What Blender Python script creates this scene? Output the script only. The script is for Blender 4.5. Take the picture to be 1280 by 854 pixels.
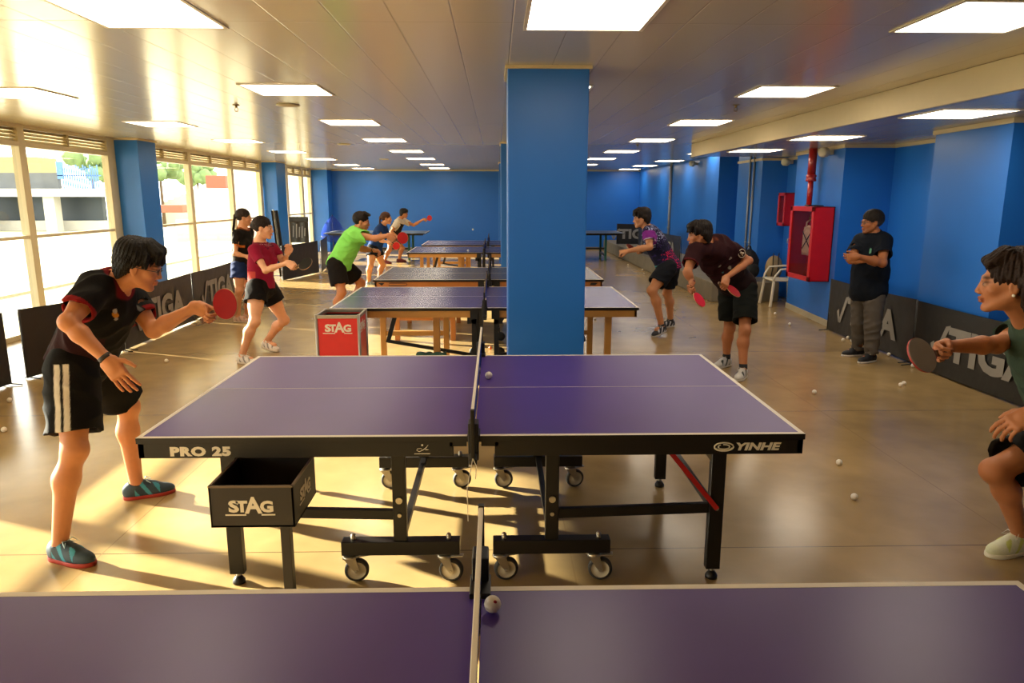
import bpy, bmesh, math, random
import numpy as np
from mathutils import Vector, Matrix, Euler
random.seed(7)
SC = bpy.context.scene
COL = SC.collection
for o in list(bpy.data.objects): bpy.data.objects.remove(o)

# ------------------------------------------------------------------ camera
FPX, PIT, YAW, ROL, CAMH = 891.6, .1993, .0225, .0006, 1.7176
def ray(px, py):
    X = (px-640)/FPX; Y = (py-427)/FPX
    cr, sr = math.cos(ROL), math.sin(ROL)
    X, Y = X*cr+Y*sr, -X*sr+Y*cr
    u = -Y
    cp, sp = math.cos(PIT), math.sin(PIT)
    y = cp+u*sp; z = -sp+u*cp
    cy, sy = math.cos(YAW), math.sin(YAW)
    return Vector((X*cy+y*sy, -X*sy+y*cy, z))
def at(px, py, x=None, y=None, z=None):
    """the point of the room seen at a place in the photograph, on a known plane"""
    r = ray(px, py)
    t = (z-CAMH)/r.z if z is not None else (y/r.y if y is not None else x/r.x)
    return Vector((0, 0, CAMH)) + r*t
cam_d = bpy.data.cameras.new('camera'); cam = bpy.data.objects.new('camera', cam_d); COL.objects.link(cam)
fw = ray(640, 427); rt = ray(641, 427)-fw; up = ray(640, 426)-fw
fw.normalize(); rt.normalize(); up.normalize()
M = Matrix((rt, up, -fw)).transposed().to_4x4(); M.translation = (0, 0, CAMH)
cam.matrix_world = M
cam_d.sensor_fit = 'HORIZONTAL'; cam_d.sensor_width = 36; cam_d.lens = 36*FPX/1280
cam_d.clip_start = .05; cam_d.clip_end = 400
SC.camera = cam

# ------------------------------------------------------------------ light and exposure
SC.view_settings.view_transform = 'Standard'; SC.view_settings.look = 'None'
SC.view_settings.gamma = 1; SC.view_settings.use_curve_mapping = False
SC.view_settings.exposure = 0.45
SC.cycles.use_denoising = True
SC.cycles.max_bounces = 8; SC.cycles.diffuse_bounces = 5; SC.cycles.glossy_bounces = 4
SC.cycles.transparent_max_bounces = 12
SC.cycles.sample_clamp_indirect = 4
try: SC.cycles.denoising_quality = 'HIGH'; SC.cycles.denoising_prefilter = 'ACCURATE'; SC.cycles.denoising_input_passes = 'RGB_ALBEDO_NORMAL'
except Exception: pass
SC.cycles.caustics_reflective = False; SC.cycles.caustics_refractive = False
SKY = 6.0; SUN = 38.0; LAMP = 8.5
w = bpy.data.worlds.new('daylight_sky'); SC.world = w; w.use_nodes = True
nt = w.node_tree; nt.nodes.clear()
bg = nt.nodes.new('ShaderNodeBackground'); ou = nt.nodes.new('ShaderNodeOutputWorld')
bg.inputs[0].default_value = (1.0, .96, .89, 1); bg.inputs[1].default_value = SKY
nt.links.new(bg.outputs[0], ou.inputs[0])
sd = bpy.data.lights.new('sun', 'SUN'); sun = bpy.data.objects.new('sun', sd); COL.objects.link(sun)
sd.energy = SUN; sd.color = (1, .91, .76); sd.angle = math.radians(.8)
sun.rotation_euler = Vector((1, -.40, -.32)).to_track_quat('-Z', 'Y').to_euler(); sun.location = (-12, 8, 6)

# daylight through the window wall is sampled through this portal (it gives no light of its own)
pd_ = bpy.data.lights.new('window_portal', 'AREA'); po = bpy.data.objects.new('window_portal', pd_); COL.objects.link(po)
pd_.shape = 'RECTANGLE'; pd_.size = 2.36; pd_.size_y = 26.4; pd_.cycles.is_portal = True
po.location = (-5.96, 10.75, 1.19); po.rotation_euler = (0, -math.pi/2, 0)

# ------------------------------------------------------------------ materials
def lin(c):
    if isinstance(c, str): c = [int(c[i:i+2], 16)/255 for i in (0, 2, 4)]
    return tuple(x/12.92 if x <= .04045 else ((x+.055)/1.055)**2.4 for x in c)+(1,)
MATS = {}
def mat(name, col, rough=.5, metal=0., var=.06, vscale=12., bump=0., bscale=60., coat=0., spec=.5, sheen=0., attr=None, aniso=None, emit=None):
    if name in MATS: return MATS[name]
    m = bpy.data.materials.new(name); m.use_nodes = True; MATS[name] = m
    n = m.node_tree; L = n.links; b = n.nodes['Principled BSDF']
    b.inputs['Roughness'].default_value = rough; b.inputs['Metallic'].default_value = metal
    b.inputs['Specular IOR Level'].default_value = spec
    b.inputs['Coat Weight'].default_value = coat; b.inputs['Coat Roughness'].default_value = .1
    if sheen: b.inputs['Sheen Weight'].default_value = sheen
    tc = n.nodes.new('ShaderNodeTexCoord'); no = n.nodes.new('ShaderNodeTexNoise')
    no.inputs['Scale'].default_value = vscale; no.inputs['Detail'].default_value = 4
    L.new(tc.outputs['Object'], no.inputs['Vector'])
    mx = n.nodes.new('ShaderNodeMix'); mx.data_type = 'RGBA'; mx.blend_type = 'MULTIPLY'
    mx.inputs['Factor'].default_value = 1
    rp = n.nodes.new('ShaderNodeMapRange'); rp.inputs[3].default_value = 1-2*var; rp.inputs[4].default_value = 1+2*var
    L.new(no.outputs['Fac'], rp.inputs[0]); L.new(rp.outputs[0], mx.inputs['B'])
    if attr:
        a = n.nodes.new('ShaderNodeVertexColor'); a.layer_name = attr; L.new(a.outputs['Color'], mx.inputs['A'])
    else:
        mx.inputs['A'].default_value = lin(col)
    L.new(mx.outputs['Result'], b.inputs['Base Color'])
    if bump:
        n2 = n.nodes.new('ShaderNodeTexNoise'); n2.inputs['Scale'].default_value = bscale; n2.inputs['Detail'].default_value = 3
        L.new(tc.outputs['Object'], n2.inputs['Vector'])
        bp = n.nodes.new('ShaderNodeBump'); bp.inputs['Strength'].default_value = bump; bp.inputs['Distance'].default_value = .01
        L.new(n2.outputs['Fac'], bp.inputs['Height']); L.new(bp.outputs[0], b.inputs['Normal'])
    if emit:
        b.inputs['Emission Color'].default_value = lin(emit[0]); b.inputs['Emission Strength'].default_value = emit[1]
    return m

# ------------------------------------------------------------------ object helpers
def tag(o, label=None, cat=None, group=None, kind=None):
    if label: o['label'] = label
    if cat: o['category'] = cat
    if group: o['group'] = group
    if kind: o['kind'] = kind
    return o
def empty(name, loc, rz=0, label=None, cat=None, group=None):
    o = bpy.data.objects.new(name, None); COL.objects.link(o); o.location = loc; o.rotation_euler = (0, 0, rz)
    o.empty_display_size = .1
    return tag(o, label, cat, group)
def link_mesh(name, me, m, parent=None, smooth=False):
    if m is not None and not me.materials:
        for q in (m if isinstance(m, (list, tuple)) else [m]): me.materials.append(q)
    if smooth: me.shade_smooth()
    o = bpy.data.objects.new(name, me); COL.objects.link(o)
    if parent: o.parent = parent
    return o
class MB:
    """collects shapes into one mesh"""
    def __init__(s): s.b = bmesh.new()
    def box(s, a, b, bev=0, rot=None, org=(0, 0, 0), mi=0):
        a = Vector(a); b = Vector(b); lo = Vector(map(min, a, b)); hi = Vector(map(max, a, b))
        r = bmesh.ops.create_cube(s.b, size=1); v = r['verts']
        c = (lo+hi)/2; d = hi-lo
        for q in v: q.co = Vector((q.co.x*d.x, q.co.y*d.y, q.co.z*d.z))+c
        if bev:
            e = list({e for q in v for e in q.link_edges})
            rr = bmesh.ops.bevel(s.b, geom=e, offset=min(bev, min(d)*.45), segments=2, affect='EDGES', profile=.6)
            v = list({q for f in rr['faces'] for q in f.verts} | {q for q in v if q.is_valid})
        if rot is not None:
            for q in v: q.co = rot @ (q.co-Vector(org))+Vector(org)
        if mi:
            for f in {f for q in v for f in q.link_faces}: f.material_index = mi
        return s
    def quadbar(s, p, q, w, h, upv=(0, 0, 1), bev=0, mi=0):
        """a rectangular bar from p to q"""
        p = Vector(p); q = Vector(q); d = q-p; L = d.length; d.normalize()
        u = Vector(upv); r = d.cross(u)
        if r.length < 1e-4: r = d.cross(Vector((0, 1, 0)))
        r.normalize(); u = r.cross(d)
        R = Matrix((d, r, u)).transposed()
        n0 = len(s.b.verts); t = MB(); t.box((0, -w/2, -h/2), (L, w/2, h/2), bev, mi=mi)
        me = bpy.data.meshes.new('t'); t.b.to_mesh(me); t.b.free()
        me.transform(R.to_4x4()); me.transform(Matrix.Translation(p)); s.b.from_mesh(me); bpy.data.meshes.remove(me)
        return s
    def cyl(s, p, q, r, r2=None, n=16, caps=True, mi=0):
        p = Vector(p); q = Vector(q); d = q-p
        R = d.to_track_quat('Z', 'Y').to_matrix().to_4x4()
        rr = bmesh.ops.create_cone(s.b, cap_ends=caps, segments=n, radius1=r, radius2=r if r2 is None else r2, depth=d.length,
                                   matrix=Matrix.Translation((p+q)/2) @ R)
        for f in {f for v in rr['verts'] for f in v.link_faces}:
            f.smooth = len(f.verts) == 4 and n > 6
            if mi: f.material_index = mi
        return s
    def tube(s, pts, r, n=8, closed=False, mi=0):
        pts = [Vector(p) for p in pts]; N = len(pts); rings = []
        prev = None
        for i in range(N):
            a = pts[i-1] if (i > 0 or closed) else pts[i]; b = pts[(i+1) % N] if (i < N-1 or closed) else pts[i]
            d = (b-a).normalized()
            if prev is None: prev = d.orthogonal().normalized()
            prev = (prev-d*prev.dot(d)).normalized(); w_ = d.cross(prev)
            rad = r[i] if isinstance(r, (list, tuple)) else r
            rings.append([s.b.verts.new(pts[i]+(prev*math.cos(t)+w_*math.sin(t))*rad) for t in [2*math.pi*k/n for k in range(n)]])
        for i in range(N if closed else N-1):
            A = rings[i]; B = rings[(i+1) % N]
            for k in range(n):
                f = s.b.faces.new((A[k], A[(k+1) % n], B[(k+1) % n], B[k])); f.smooth = True; f.material_index = mi
        if not closed:
            s.b.faces.new(rings[0][::-1]).material_index = mi; s.b.faces.new(rings[-1]).material_index = mi
        return s
    def sphere(s, c, r, n=16, sc=(1, 1, 1), mi=0):
        rr = bmesh.ops.create_uvsphere(s.b, u_segments=n, v_segments=max(6, n//2), radius=r,
                                       matrix=Matrix.Translation(c) @ Matrix.Diagonal((*sc, 1)))
        for f in {f for v in rr['verts'] for f in v.link_faces}: f.smooth = True; f.material_index = mi
        return s
    def lathe(s, prof, c=(0, 0, 0), axis=(0, 0, 1), n=24, mi=0, caps=True):
        R = Vector(axis).to_track_quat('Z', 'Y').to_matrix(); c = Vector(c); rings = []
        for (r, z) in prof:
            rings.append([s.b.verts.new(c+R @ Vector((r*math.cos(t), r*math.sin(t), z))) for t in [2*math.pi*k/n for k in range(n)]])
        for A, B in zip(rings, rings[1:]):
            for k in range(n):
                f = s.b.faces.new((A[k], A[(k+1) % n], B[(k+1) % n], B[k])); f.smooth = True; f.material_index = mi
        if caps: s.b.faces.new(rings[0][::-1]).material_index = mi; s.b.faces.new(rings[-1]).material_index = mi
        return s
    def prism(s, poly, h0, h1, M4=None, mi=0):
        """polygon in xy extruded from h0 to h1, then moved by M4"""
        M4 = M4 or Matrix.Identity(4)
        A = [s.b.verts.new(M4 @ Vector((x, y, h0))) for x, y in poly]; B = [s.b.verts.new(M4 @ Vector((x, y, h1))) for x, y in poly]
        n = len(poly)
        fs = [s.b.faces.new(A[::-1]), s.b.faces.new(B)]
        for k in range(n): fs.append(s.b.faces.new((A[k], A[(k+1) % n], B[(k+1) % n], B[k])))
        for f in fs: f.material_index = mi
        return s
    def grid(s, fn, nu, nv, mi=0, smooth=True):
        V = [[s.b.verts.new(fn(i/nu, j/nv)) for j in range(nv+1)] for i in range(nu+1)]
        for i in range(nu):
            for j in range(nv):
                f = s.b.faces.new((V[i][j], V[i+1][j], V[i+1][j+1], V[i][j+1])); f.smooth = smooth; f.material_index = mi
        return s
    def build(s, name, m, parent=None, fix=True):
        if fix: bmesh.ops.recalc_face_normals(s.b, faces=s.b.faces)
        me = bpy.data.meshes.new(name); s.b.to_mesh(me); s.b.free()
        return link_mesh(name, me, m, parent)
def copy_tree(o, parent=None):
    c = o.copy(); COL.objects.link(c)
    if parent: c.parent = parent
    for ch in [q for q in o.children]: copy_tree(ch, c)
    return c
def text_mesh(txt, size, ext=.0008, bold=0., shear=0., M4=None, name='lettering', m=None, parent=None, sx=1., align='CENTER', spacing=1.):
    cu = bpy.data.curves.new('t', 'FONT'); cu.body = txt; cu.size = size; cu.extrude = ext; cu.offset = bold; cu.shear = shear
    cu.align_x = align; cu.align_y = 'CENTER'; cu.space_character = spacing; cu.resolution_u = 3
    o = bpy.data.objects.new('t', cu); COL.objects.link(o)
    bpy.context.view_layer.update()
    me = bpy.data.meshes.new_from_object(o.evaluated_get(bpy.context.evaluated_depsgraph_get()))
    bpy.data.objects.remove(o); bpy.data.curves.remove(cu)
    me.transform(Matrix.Diagonal((sx, 1, 1, 1)))
    if M4 is not None: me.transform(M4)
    me.materials.clear()
    return link_mesh(name, me, m, parent)
def frame_m(o, xdir, ydir):
    """matrix whose local x, y are the given directions, at o"""
    x = Vector(xdir).normalized(); y = Vector(ydir); y = (y-x*y.dot(x)).normalized(); z = x.cross(y)
    m = Matrix((x, y, z)).transposed().to_4x4(); m.translation = o
    return m
# ================================================================== the room
HC, HR = 2.6, 2.39          # ceiling; lowered ceiling along the right wall
XL, YB = -5.9, 24.0         # window wall, back wall
def st(o): o['kind'] = 'structure'; return o

# floor: polished concrete with saw-cut joints
def floor_mat():
    m = bpy.data.materials.new('polished_concrete'); m.use_nodes = True; n = m.node_tree; L = n.links; b = n.nodes['Principled BSDF']
    tc = n.nodes.new('ShaderNodeTexCoord')
    def noise(s, d=5, dist=0):
        q = n.nodes.new('ShaderNodeTexNoise'); q.inputs['Scale'].default_value = s; q.inputs['Detail'].default_value = d
        q.inputs['Distortion'].default_value = dist; L.new(tc.outputs['Object'], q.inputs['Vector']); return q
    a = noise(.7, 3, .2); r = n.nodes.new('ShaderNodeValToRGB'); L.new(a.outputs['Fac'], r.inputs[0])
    e = r.color_ramp.elements; e[0].position = .3; e[0].color = lin('8e754c'); e[1].position = .72; e[1].color = lin('b89a66')
    c = noise(4.5, 8, .3); mx = n.nodes.new('ShaderNodeMix'); mx.data_type = 'RGBA'; mx.blend_type = 'MULTIPLY'; mx.inputs['Factor'].default_value = 1
    mr = n.nodes.new('ShaderNodeMapRange'); mr.inputs[3].default_value = .74; mr.inputs[4].default_value = 1.22
    L.new(c.outputs['Fac'], mr.inputs[0]); L.new(r.outputs[0], mx.inputs['A']); L.new(mr.outputs[0], mx.inputs['B'])
    # joints
    sx = n.nodes.new('ShaderNodeSeparateXYZ'); L.new(tc.outputs['Object'], sx.inputs[0])
    def joint(out, off, per):
        ad = n.nodes.new('ShaderNodeMath'); ad.operation = 'ADD'; ad.inputs[1].default_value = -off+100*per; L.new(out, ad.inputs[0])
        pp = n.nodes.new('ShaderNodeMath'); pp.operation = 'PINGPONG'; pp.inputs[1].default_value = per/2; L.new(ad.outputs[0], pp.inputs[0])
        lt = n.nodes.new('ShaderNodeMath'); lt.operation = 'LESS_THAN'; lt.inputs[1].default_value = .0035; L.new(pp.outputs[0], lt.inputs[0])
        return lt.outputs[0]
    j1 = joint(sx.outputs['X'], .36, 2.3); j2 = joint(sx.outputs['Y'], 3.27, 2.3)
    mxx = n.nodes.new('ShaderNodeMath'); mxx.operation = 'MAXIMUM'; L.new(j1, mxx.inputs[0]); L.new(j2, mxx.inputs[1])
    m2 = n.nodes.new('ShaderNodeMix'); m2.data_type = 'RGBA'; L.new(mxx.outputs[0], m2.inputs['Factor']); L.new(mx.outputs['Result'], m2.inputs['A'])
    jc = n.nodes.new('ShaderNodeMix'); jc.data_type = 'RGBA'; L.new(j1, jc.inputs['Factor']); jc.inputs['A'].default_value = lin('5a4830'); jc.inputs['B'].default_value = lin('94794f'); L.new(jc.outputs['Result'], m2.inputs['B'])
    _ = 0; L.new(m2.outputs['Result'], b.inputs['Base Color'])
    d = noise(3, 5, .4); m3 = n.nodes.new('ShaderNodeMapRange'); m3.inputs[3].default_value = .19; m3.inputs[4].default_value = .27
    L.new(d.outputs['Fac'], m3.inputs[0]); L.new(m3.outputs[0], b.inputs['Roughness'])
    b.inputs['Specular IOR Level'].default_value = .55; b.inputs['Coat Weight'].default_value = .08; b.inputs['Coat Roughness'].default_value = .15
    return m
st(MB().box((XL-.05, -2.5, -.12), (5.6, YB, 0)).build('floor', floor_mat()))

# ceiling: glossy metal strips running away from the camera
def ceil_mat(name='metal_strip_ceiling', off=0):
    m = bpy.data.materials.new(name); m.use_nodes = True; n = m.node_tree; L = n.links; b = n.nodes['Principled BSDF']
    tc = n.nodes.new('ShaderNodeTexCoord'); sx = n.nodes.new('ShaderNodeSeparateXYZ'); L.new(tc.outputs['Object'], sx.inputs[0])
    def joint(out, o, per, w):
        ad = n.nodes.new('ShaderNodeMath'); ad.operation = 'ADD'; ad.inputs[1].default_value = -o+100*per; L.new(out, ad.inputs[0])
        pp = n.nodes.new('ShaderNodeMath'); pp.operation = 'PINGPONG'; pp.inputs[1].default_value = per/2; L.new(ad.outputs[0], pp.inputs[0])
        mr = n.nodes.new('ShaderNodeMapRange'); mr.inputs[1].default_value = 0; mr.inputs[2].default_value = w; mr.inputs[3].default_value = 1; mr.inputs[4].default_value = 0
        L.new(pp.outputs[0], mr.inputs[0]); return mr.outputs[0]
    j1 = joint(sx.outputs['X'], .09, .30, .006); j2 = joint(sx.outputs['Y'], 3.93, 5.3, .008)
    mm = n.nodes.new('ShaderNodeMath'); mm.operation = 'MAXIMUM'; L.new(j1, mm.inputs[0]); L.new(j2, mm.inputs[1])
    mx = n.nodes.new('ShaderNodeMix'); mx.data_type = 'RGBA'; L.new(mm.outputs[0], mx.inputs['Factor'])
    mx.inputs['A'].default_value = lin('d6cab2'); mx.inputs['B'].default_value = lin('c2b69c'); L.new(mx.outputs['Result'], b.inputs['Base Color'])
    # each strip bows a little; the sheet waves along its length
    mp = n.nodes.new('ShaderNodeMapping'); mp.inputs['Scale'].default_value = (3.4, .25, 1); L.new(tc.outputs['Object'], mp.inputs[0])
    no = n.nodes.new('ShaderNodeTexNoise'); no.inputs['Scale'].default_value = 1.6; no.inputs['Detail'].default_value = 1; L.new(mp.outputs[0], no.inputs['Vector'])
    sb = n.nodes.new('ShaderNodeMath'); sb.operation = 'SUBTRACT'; L.new(no.outputs['Fac'], sb.inputs[0]); L.new(mm.outputs[0], sb.inputs[1])
    bp = n.nodes.new('ShaderNodeBump'); bp.inputs['Strength'].default_value = .35; bp.inputs['Distance'].default_value = .006
    L.new(sb.outputs[0], bp.inputs['Height']); L.new(bp.outputs[0], b.inputs['Normal'])
    b.inputs['Metallic'].default_value = .22; b.inputs['Roughness'].default_value = .25; b.inputs['Specular IOR Level'].default_value = .5
    b.inputs['Coat Weight'].default_value = .35; b.inputs['Coat Roughness'].default_value = .14
    return m
CM = ceil_mat()
st(MB().box((XL, -2.5, HC), (5.6, YB, HC+.1)).build('ceiling', CM))
cream = mat('cream_painted_plaster', 'cdbc98', .55, var=.02)
sf = st(MB().box((3.31, -2.5, HR), (5.6, 12.3, HC-.001)).build('ceiling_lowered_right', CM))
st(MB().box((3.285, -2.5, HR-.006), (3.31, 12.3, HC-.002), .002).build('trim_ceiling_step', cream))

# painted walls
blue = mat('blue_wall_paint', '206cc8', .38, var=.03, vscale=3, bump=.06, bscale=90, spec=.5)
st(MB().box((XL, YB, 0), (5.6, YB+.15, HC)).build('wall_back', blue))
st(MB().box((XL-.2, -2.7, 0), (5.8, -2.5, HC)).build('wall_front', mat('pale_wall_paint', 'b8ab92', .6)))
path = [(5.3, -2.5), (5.3, 6.2), (4.43, 6.24), (4.5, 7.46), (5.1, 7.46), (5.14, 9.36), (4.49, 9.36), (4.62, 11.15), (5.05, 11.15),
        (5.05, 12.55), (4.62, 12.6), (4.62, 13.85), (4.95, 13.85), (4.95, 14.4), (4.42, 14.4), (4.42, 15.3), (4.75, 15.3), (4.75, 24.0)]
def wall_path(mb, pts, z0, z1, out=0.):
    for i in range(len(pts)-1):
        a, b_ = Vector((*pts[i], 0)), Vector((*pts[i+1], 0)); d = (b_-a).normalized(); nrm = Vector((-d.y, d.x, 0))
        a2 = a-d*out; b2 = b_+d*out
        v = [mb.b.verts.new(p) for p in (a2+nrm*out+Vector((0, 0, z0)), b2+nrm*out+Vector((0, 0, z0)), b2+nrm*out+Vector((0, 0, z1)), a2+nrm*out+Vector((0, 0, z1)))]
        w_ = [mb.b.verts.new(q.co-nrm*(out+.012 if out else .0)) for q in v] if out else None
        mb.b.faces.new(v)
        if out:
            mb.b.faces.new(w_[::-1])
            for k in range(4): mb.b.faces.new((v[k], w_[k], w_[(k+1) % 4], v[(k+1) % 4]))
wb = MB()
poly = path+[(6.2, 24.0), (6.2, -2.5)]
wb.prism(poly, 0, HC)
st(wb.build('wall_right', blue))
tm = MB(); wall_path(tm, path[:9], HR-.045, HR-.002, .022); wall_path(tm, path[8:14], HR-.045, HR-.002, .022)
st(tm.build('trim_wall_top', cream))
tb_ = MB(); wall_path(tb_, path[6:8], 0, .085, .012); st(tb_.build('baseboard_right', mat('pale_baseboard', 'b0a68e', .5)))
bb = MB(); bb.box((XL, YB-.012, HC-.04), (4.75, YB, HC-.002)); st(bb.build('trim_back_wall_top', cream))
st(MB().box((XL, YB-.015, 0), (4.75, YB, .09)).build('baseboard_back', mat('grey_baseboard', '8e8474', .5)))

# columns
def column(name, x0, y0, x1, y1):
    o = st(MB().box((x0, y0, 0), (x1, y1, HC-.001), .008).build(name, blue))
    t = MB(); w_ = .018
    t.box((x0-w_, y0-w_, HC-.022), (x1+w_, y1+w_, HC-.001)); st(t.build('trim_column_top', cream)); return o
column('column', .085, 5.13, .645, 5.69)
column('column', .085, 12.05, .645, 12.65)
column('column', .085, 18.9, .645, 19.5)
column('column', XL+.02, 11.46, -5.50, 12.06)
column('column', XL+.02, 18.5, -5.50, 19.3)
column('column', XL+.02, 23.35, -5.35, YB)

# concrete ledge along the right wall
conc = mat('rough_concrete', '7d7462', .7, var=.14, vscale=6, bump=.4, bscale=40)
st(MB().box((3.60, 11.78, 0), (4.74, YB-.02, .33), .02).build('ledge_concrete', conc))

# window wall: louvre strip, mullions, transom, glass
alu = mat('cream_aluminium', 'cfc4a6', .4, metal=.0, var=.02)
def glass_mat():
    m = bpy.data.materials.new('window_glass'); m.use_nodes = True; n = m.node_tree; n.nodes.clear(); L = n.links
    o = n.nodes.new('ShaderNodeOutputMaterial'); mx = n.nodes.new('ShaderNodeMixShader'); t = n.nodes.new('ShaderNodeBsdfTransparent'); g = n.nodes.new('ShaderNodeBsdfGlossy')
    g.inputs['Roughness'].default_value = .02; t.inputs[0].default_value = (.93, .95, .92, 1)
    mx.inputs[0].default_value = .06
    L.new(t.outputs[0], mx.inputs[1]); L.new(g.outputs[0], mx.inputs[2]); L.new(mx.outputs[0], o.inputs[0]); return m
GL = glass_mat()
mull = [(-2.5, .13), (-1.5, .13), (.6, .13), (2.75, .13), (4.95, .13), (7.1, .13), (9.19, .13), (11.24, .22), (12.06, .1), (14.12, .13), (16.36, .13), (18.30, .18), (19.3, .12), (20.55, .2), (22.2, .2), (23.2, .15)]
wn = 0
for (a, wa), (b_, wb_) in zip(mull, mull[1:]):
    if abs(a-11.24) < .01 or abs(a-18.30) < .01: continue
    wn += 1
    W = st(empty('window_%d' % wn, (XL, a+wa, 0)))
    def loc(o): o.matrix_parent_inverse = Matrix.Translation((-XL, -(a+wa), 0)); return o
    f = MB(); x0, x1 = XL-.05, XL+.05
    f.box((x0, a, 0), (x1, a+wa, HC), .004)
    if b_ in (11.24, 18.30, 23.2): f.box((x0, b_, 0), (x1, b_+wb_, HC), .004)
    f.box((x0+.02, a+wa, 1.205), (x1-.01, b_, 1.245), .003)
    f.box((x0, a+wa, 2.33), (x1, b_, 2.39), .003); f.box((x0, a+wa, 2.555), (x1, b_, 2.6)); f.box((x0, a+wa, 0), (x1, b_, .06))
    loc(f.build('window_frame', alu, W))
    l = MB()
    for k in range(4):
        z = 2.405+k*.042
        l.box((XL-.03, a+wa, z), (XL+.03, b_, z+.006), rot=Matrix.Rotation(math.radians(38), 3, 'Y'), org=(XL, 0, z))
    mid = (a+wa+b_)/2
    l.box((XL-.03, mid-.02, 2.39), (XL+.032, mid+.02, 2.555))
    loc(l.build('louvre', mat('louvre_aluminium', 'b7a884', .45), W))
    loc(MB().box((XL-.006, a+wa, .06), (XL, b_, 1.205)).build('pane', GL, W)); loc(MB().box((XL-.006, a+wa, 1.245), (XL, b_, 2.33)).build('pane', GL, W))
st(MB().box((XL-.25, -2.5, -.12), (XL-.05, YB, .05)).build('trim_window_sill', conc))

# ceiling lights: recessed square panels
lamp_m = mat('lit_diffuser', 'fff6e6', .4, emit=('ffefd6', LAMP)); lamp_m.cycles.emission_sampling = 'FRONT'; frm = mat('white_lamp_frame', 'd8cfba', .4)
def clight(x, y, z, label, grp, w_=.6, first=[None]):
    if first[0] is None:
        t = empty('ceiling_light', (0, 0, 0))
        f = MB(); h = .3
        for a in ((-h-.02, -h-.02, h+.02, -h), (-h-.02, h, h+.02, h+.02), (-h-.02, -h, -h, h), (h, -h, h+.02, h)):
            f.box((a[0], a[1], -.008), (a[2], a[3], -.001))
        f.build('frame', frm, t); MB().grid(lambda u, v: Vector(((.5-u)*2*h, (v-.5)*2*h, -.005)), 1, 1).build('diffuser', lamp_m, t, fix=False)
        first[0] = t
        r = t
    else: r = copy_tree(first[0])
    r.location = (x, y, z); tag(r, label, 'ceiling light', grp); return r
ROWS = [3.75, 6.3, 8.95, 11.65, 14.4, 17.1, 20.1, 22.6]
rowname = ['nearest the camera', 'second from the camera', 'third from the camera', 'fourth from the camera', 'fifth from the camera', 'sixth from the camera', 'seventh from the camera', 'closest to the back wall']
for cx, nm, g in ((-4.1, 'along the windows', 'ceiling lights along the windows'), (-1.73, 'left of the centre pillar', 'ceiling lights left of the pillar'),
                  (.47, 'by the centre pillar', 'ceiling lights over the pillar'), (2.45, 'right of the centre pillar', 'ceiling lights right of the pillar')):
    for i, ry in enumerate(ROWS):
        if cx == -4.1 and i in (0,): continue
        if cx == .47 and i in (2, 3, 4, 5, 6, 7): continue
        if cx == -4.1: ry += .25
        if cx == 2.45: ry -= .1*(i > 1)
        clight(cx, ry, HC, 'square ceiling light %s, %s' % (nm, rowname[i]), g)
for i, (x, y) in enumerate(((4.25, 14.8), (4.25, 17.9), (4.2, 20.6), (4.25, 23.2))):
    if y < 24: clight(x, y, HC, 'ceiling light by the far right wall beyond the lowered ceiling, %s' % ('nearest', 'second', 'third', 'farthest')[i], 'ceiling lights at the far right wall')
for i, y in enumerate((1.5, 6.0, 8.4, 10.65)):
    if i: clight(3.78, y, HR, 'square lit panel in the lowered ceiling on the right, %s of three' % ('', 'nearest', 'middle', 'farthest')[i], 'lights in the lowered ceiling')

# ================================================================== outdoors, seen through the windows
st(MB().box((-70, -30, -.3), (XL-.25, 70, -.1)).build('ground_outside', mat('dry_sunlit_lawn', 'a4a084', .9, var=.12, vscale=2)))
st(MB().box((-12.5, -10, -.12), (-9.0, 40, -.05)).build('path_outside', mat('pale_concrete_path', 'cfc7b0', .8)))
st(MB().box((-7.95, -4, HC+.02), (XL-.05, 30, HC+.22)).build('roof_overhang', cream))
st(MB().box((-8.0, 7.5, -.1), (-7.8, 9.3, HC+.2)).build('sun_blocker_outside', cream))  # unseen block, added only to keep sun off a band of floor
# ================================================================== table tennis tables
steel = mat('black_painted_steel', '15110e', .42, var=.05, spec=.4)
chrome = mat('zinc_plated_steel', 'b8b0a0', .3, metal=.8)
rubber = mat('grey_rubber_tyre', '302c27', .7); hubm = mat('pale_plastic_hub', 'c8bda6', .5)
white = mat('white_line_paint', 'e8e0d2', .45, var=.01)
purple = mat('purple_table_lacquer', '4c3188', .36, var=.05, vscale=5, spec=.5)
violet = mat('blue_violet_table_lacquer', '48448c', .25, var=.04, vscale=5, spec=.6)
greytop = mat('grey_blue_table_lacquer', '5b5a68', .25, var=.04, spec=.6)
redp = mat('red_painted_steel', 'a81618', .4)
wood = mat('honey_lacquered_wood', 'bd8642', .42, var=.1, vscale=9)
wood_d = mat('orange_brown_wood', 'a8682f', .42, var=.1, vscale=9)
blk = mat('black_matte', '12100f', .6)
letter = mat('pale_print', 'ddd5c6', .6, var=.01)
teal = mat('green_painted_steel', '2f6a5c', .5)
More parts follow.
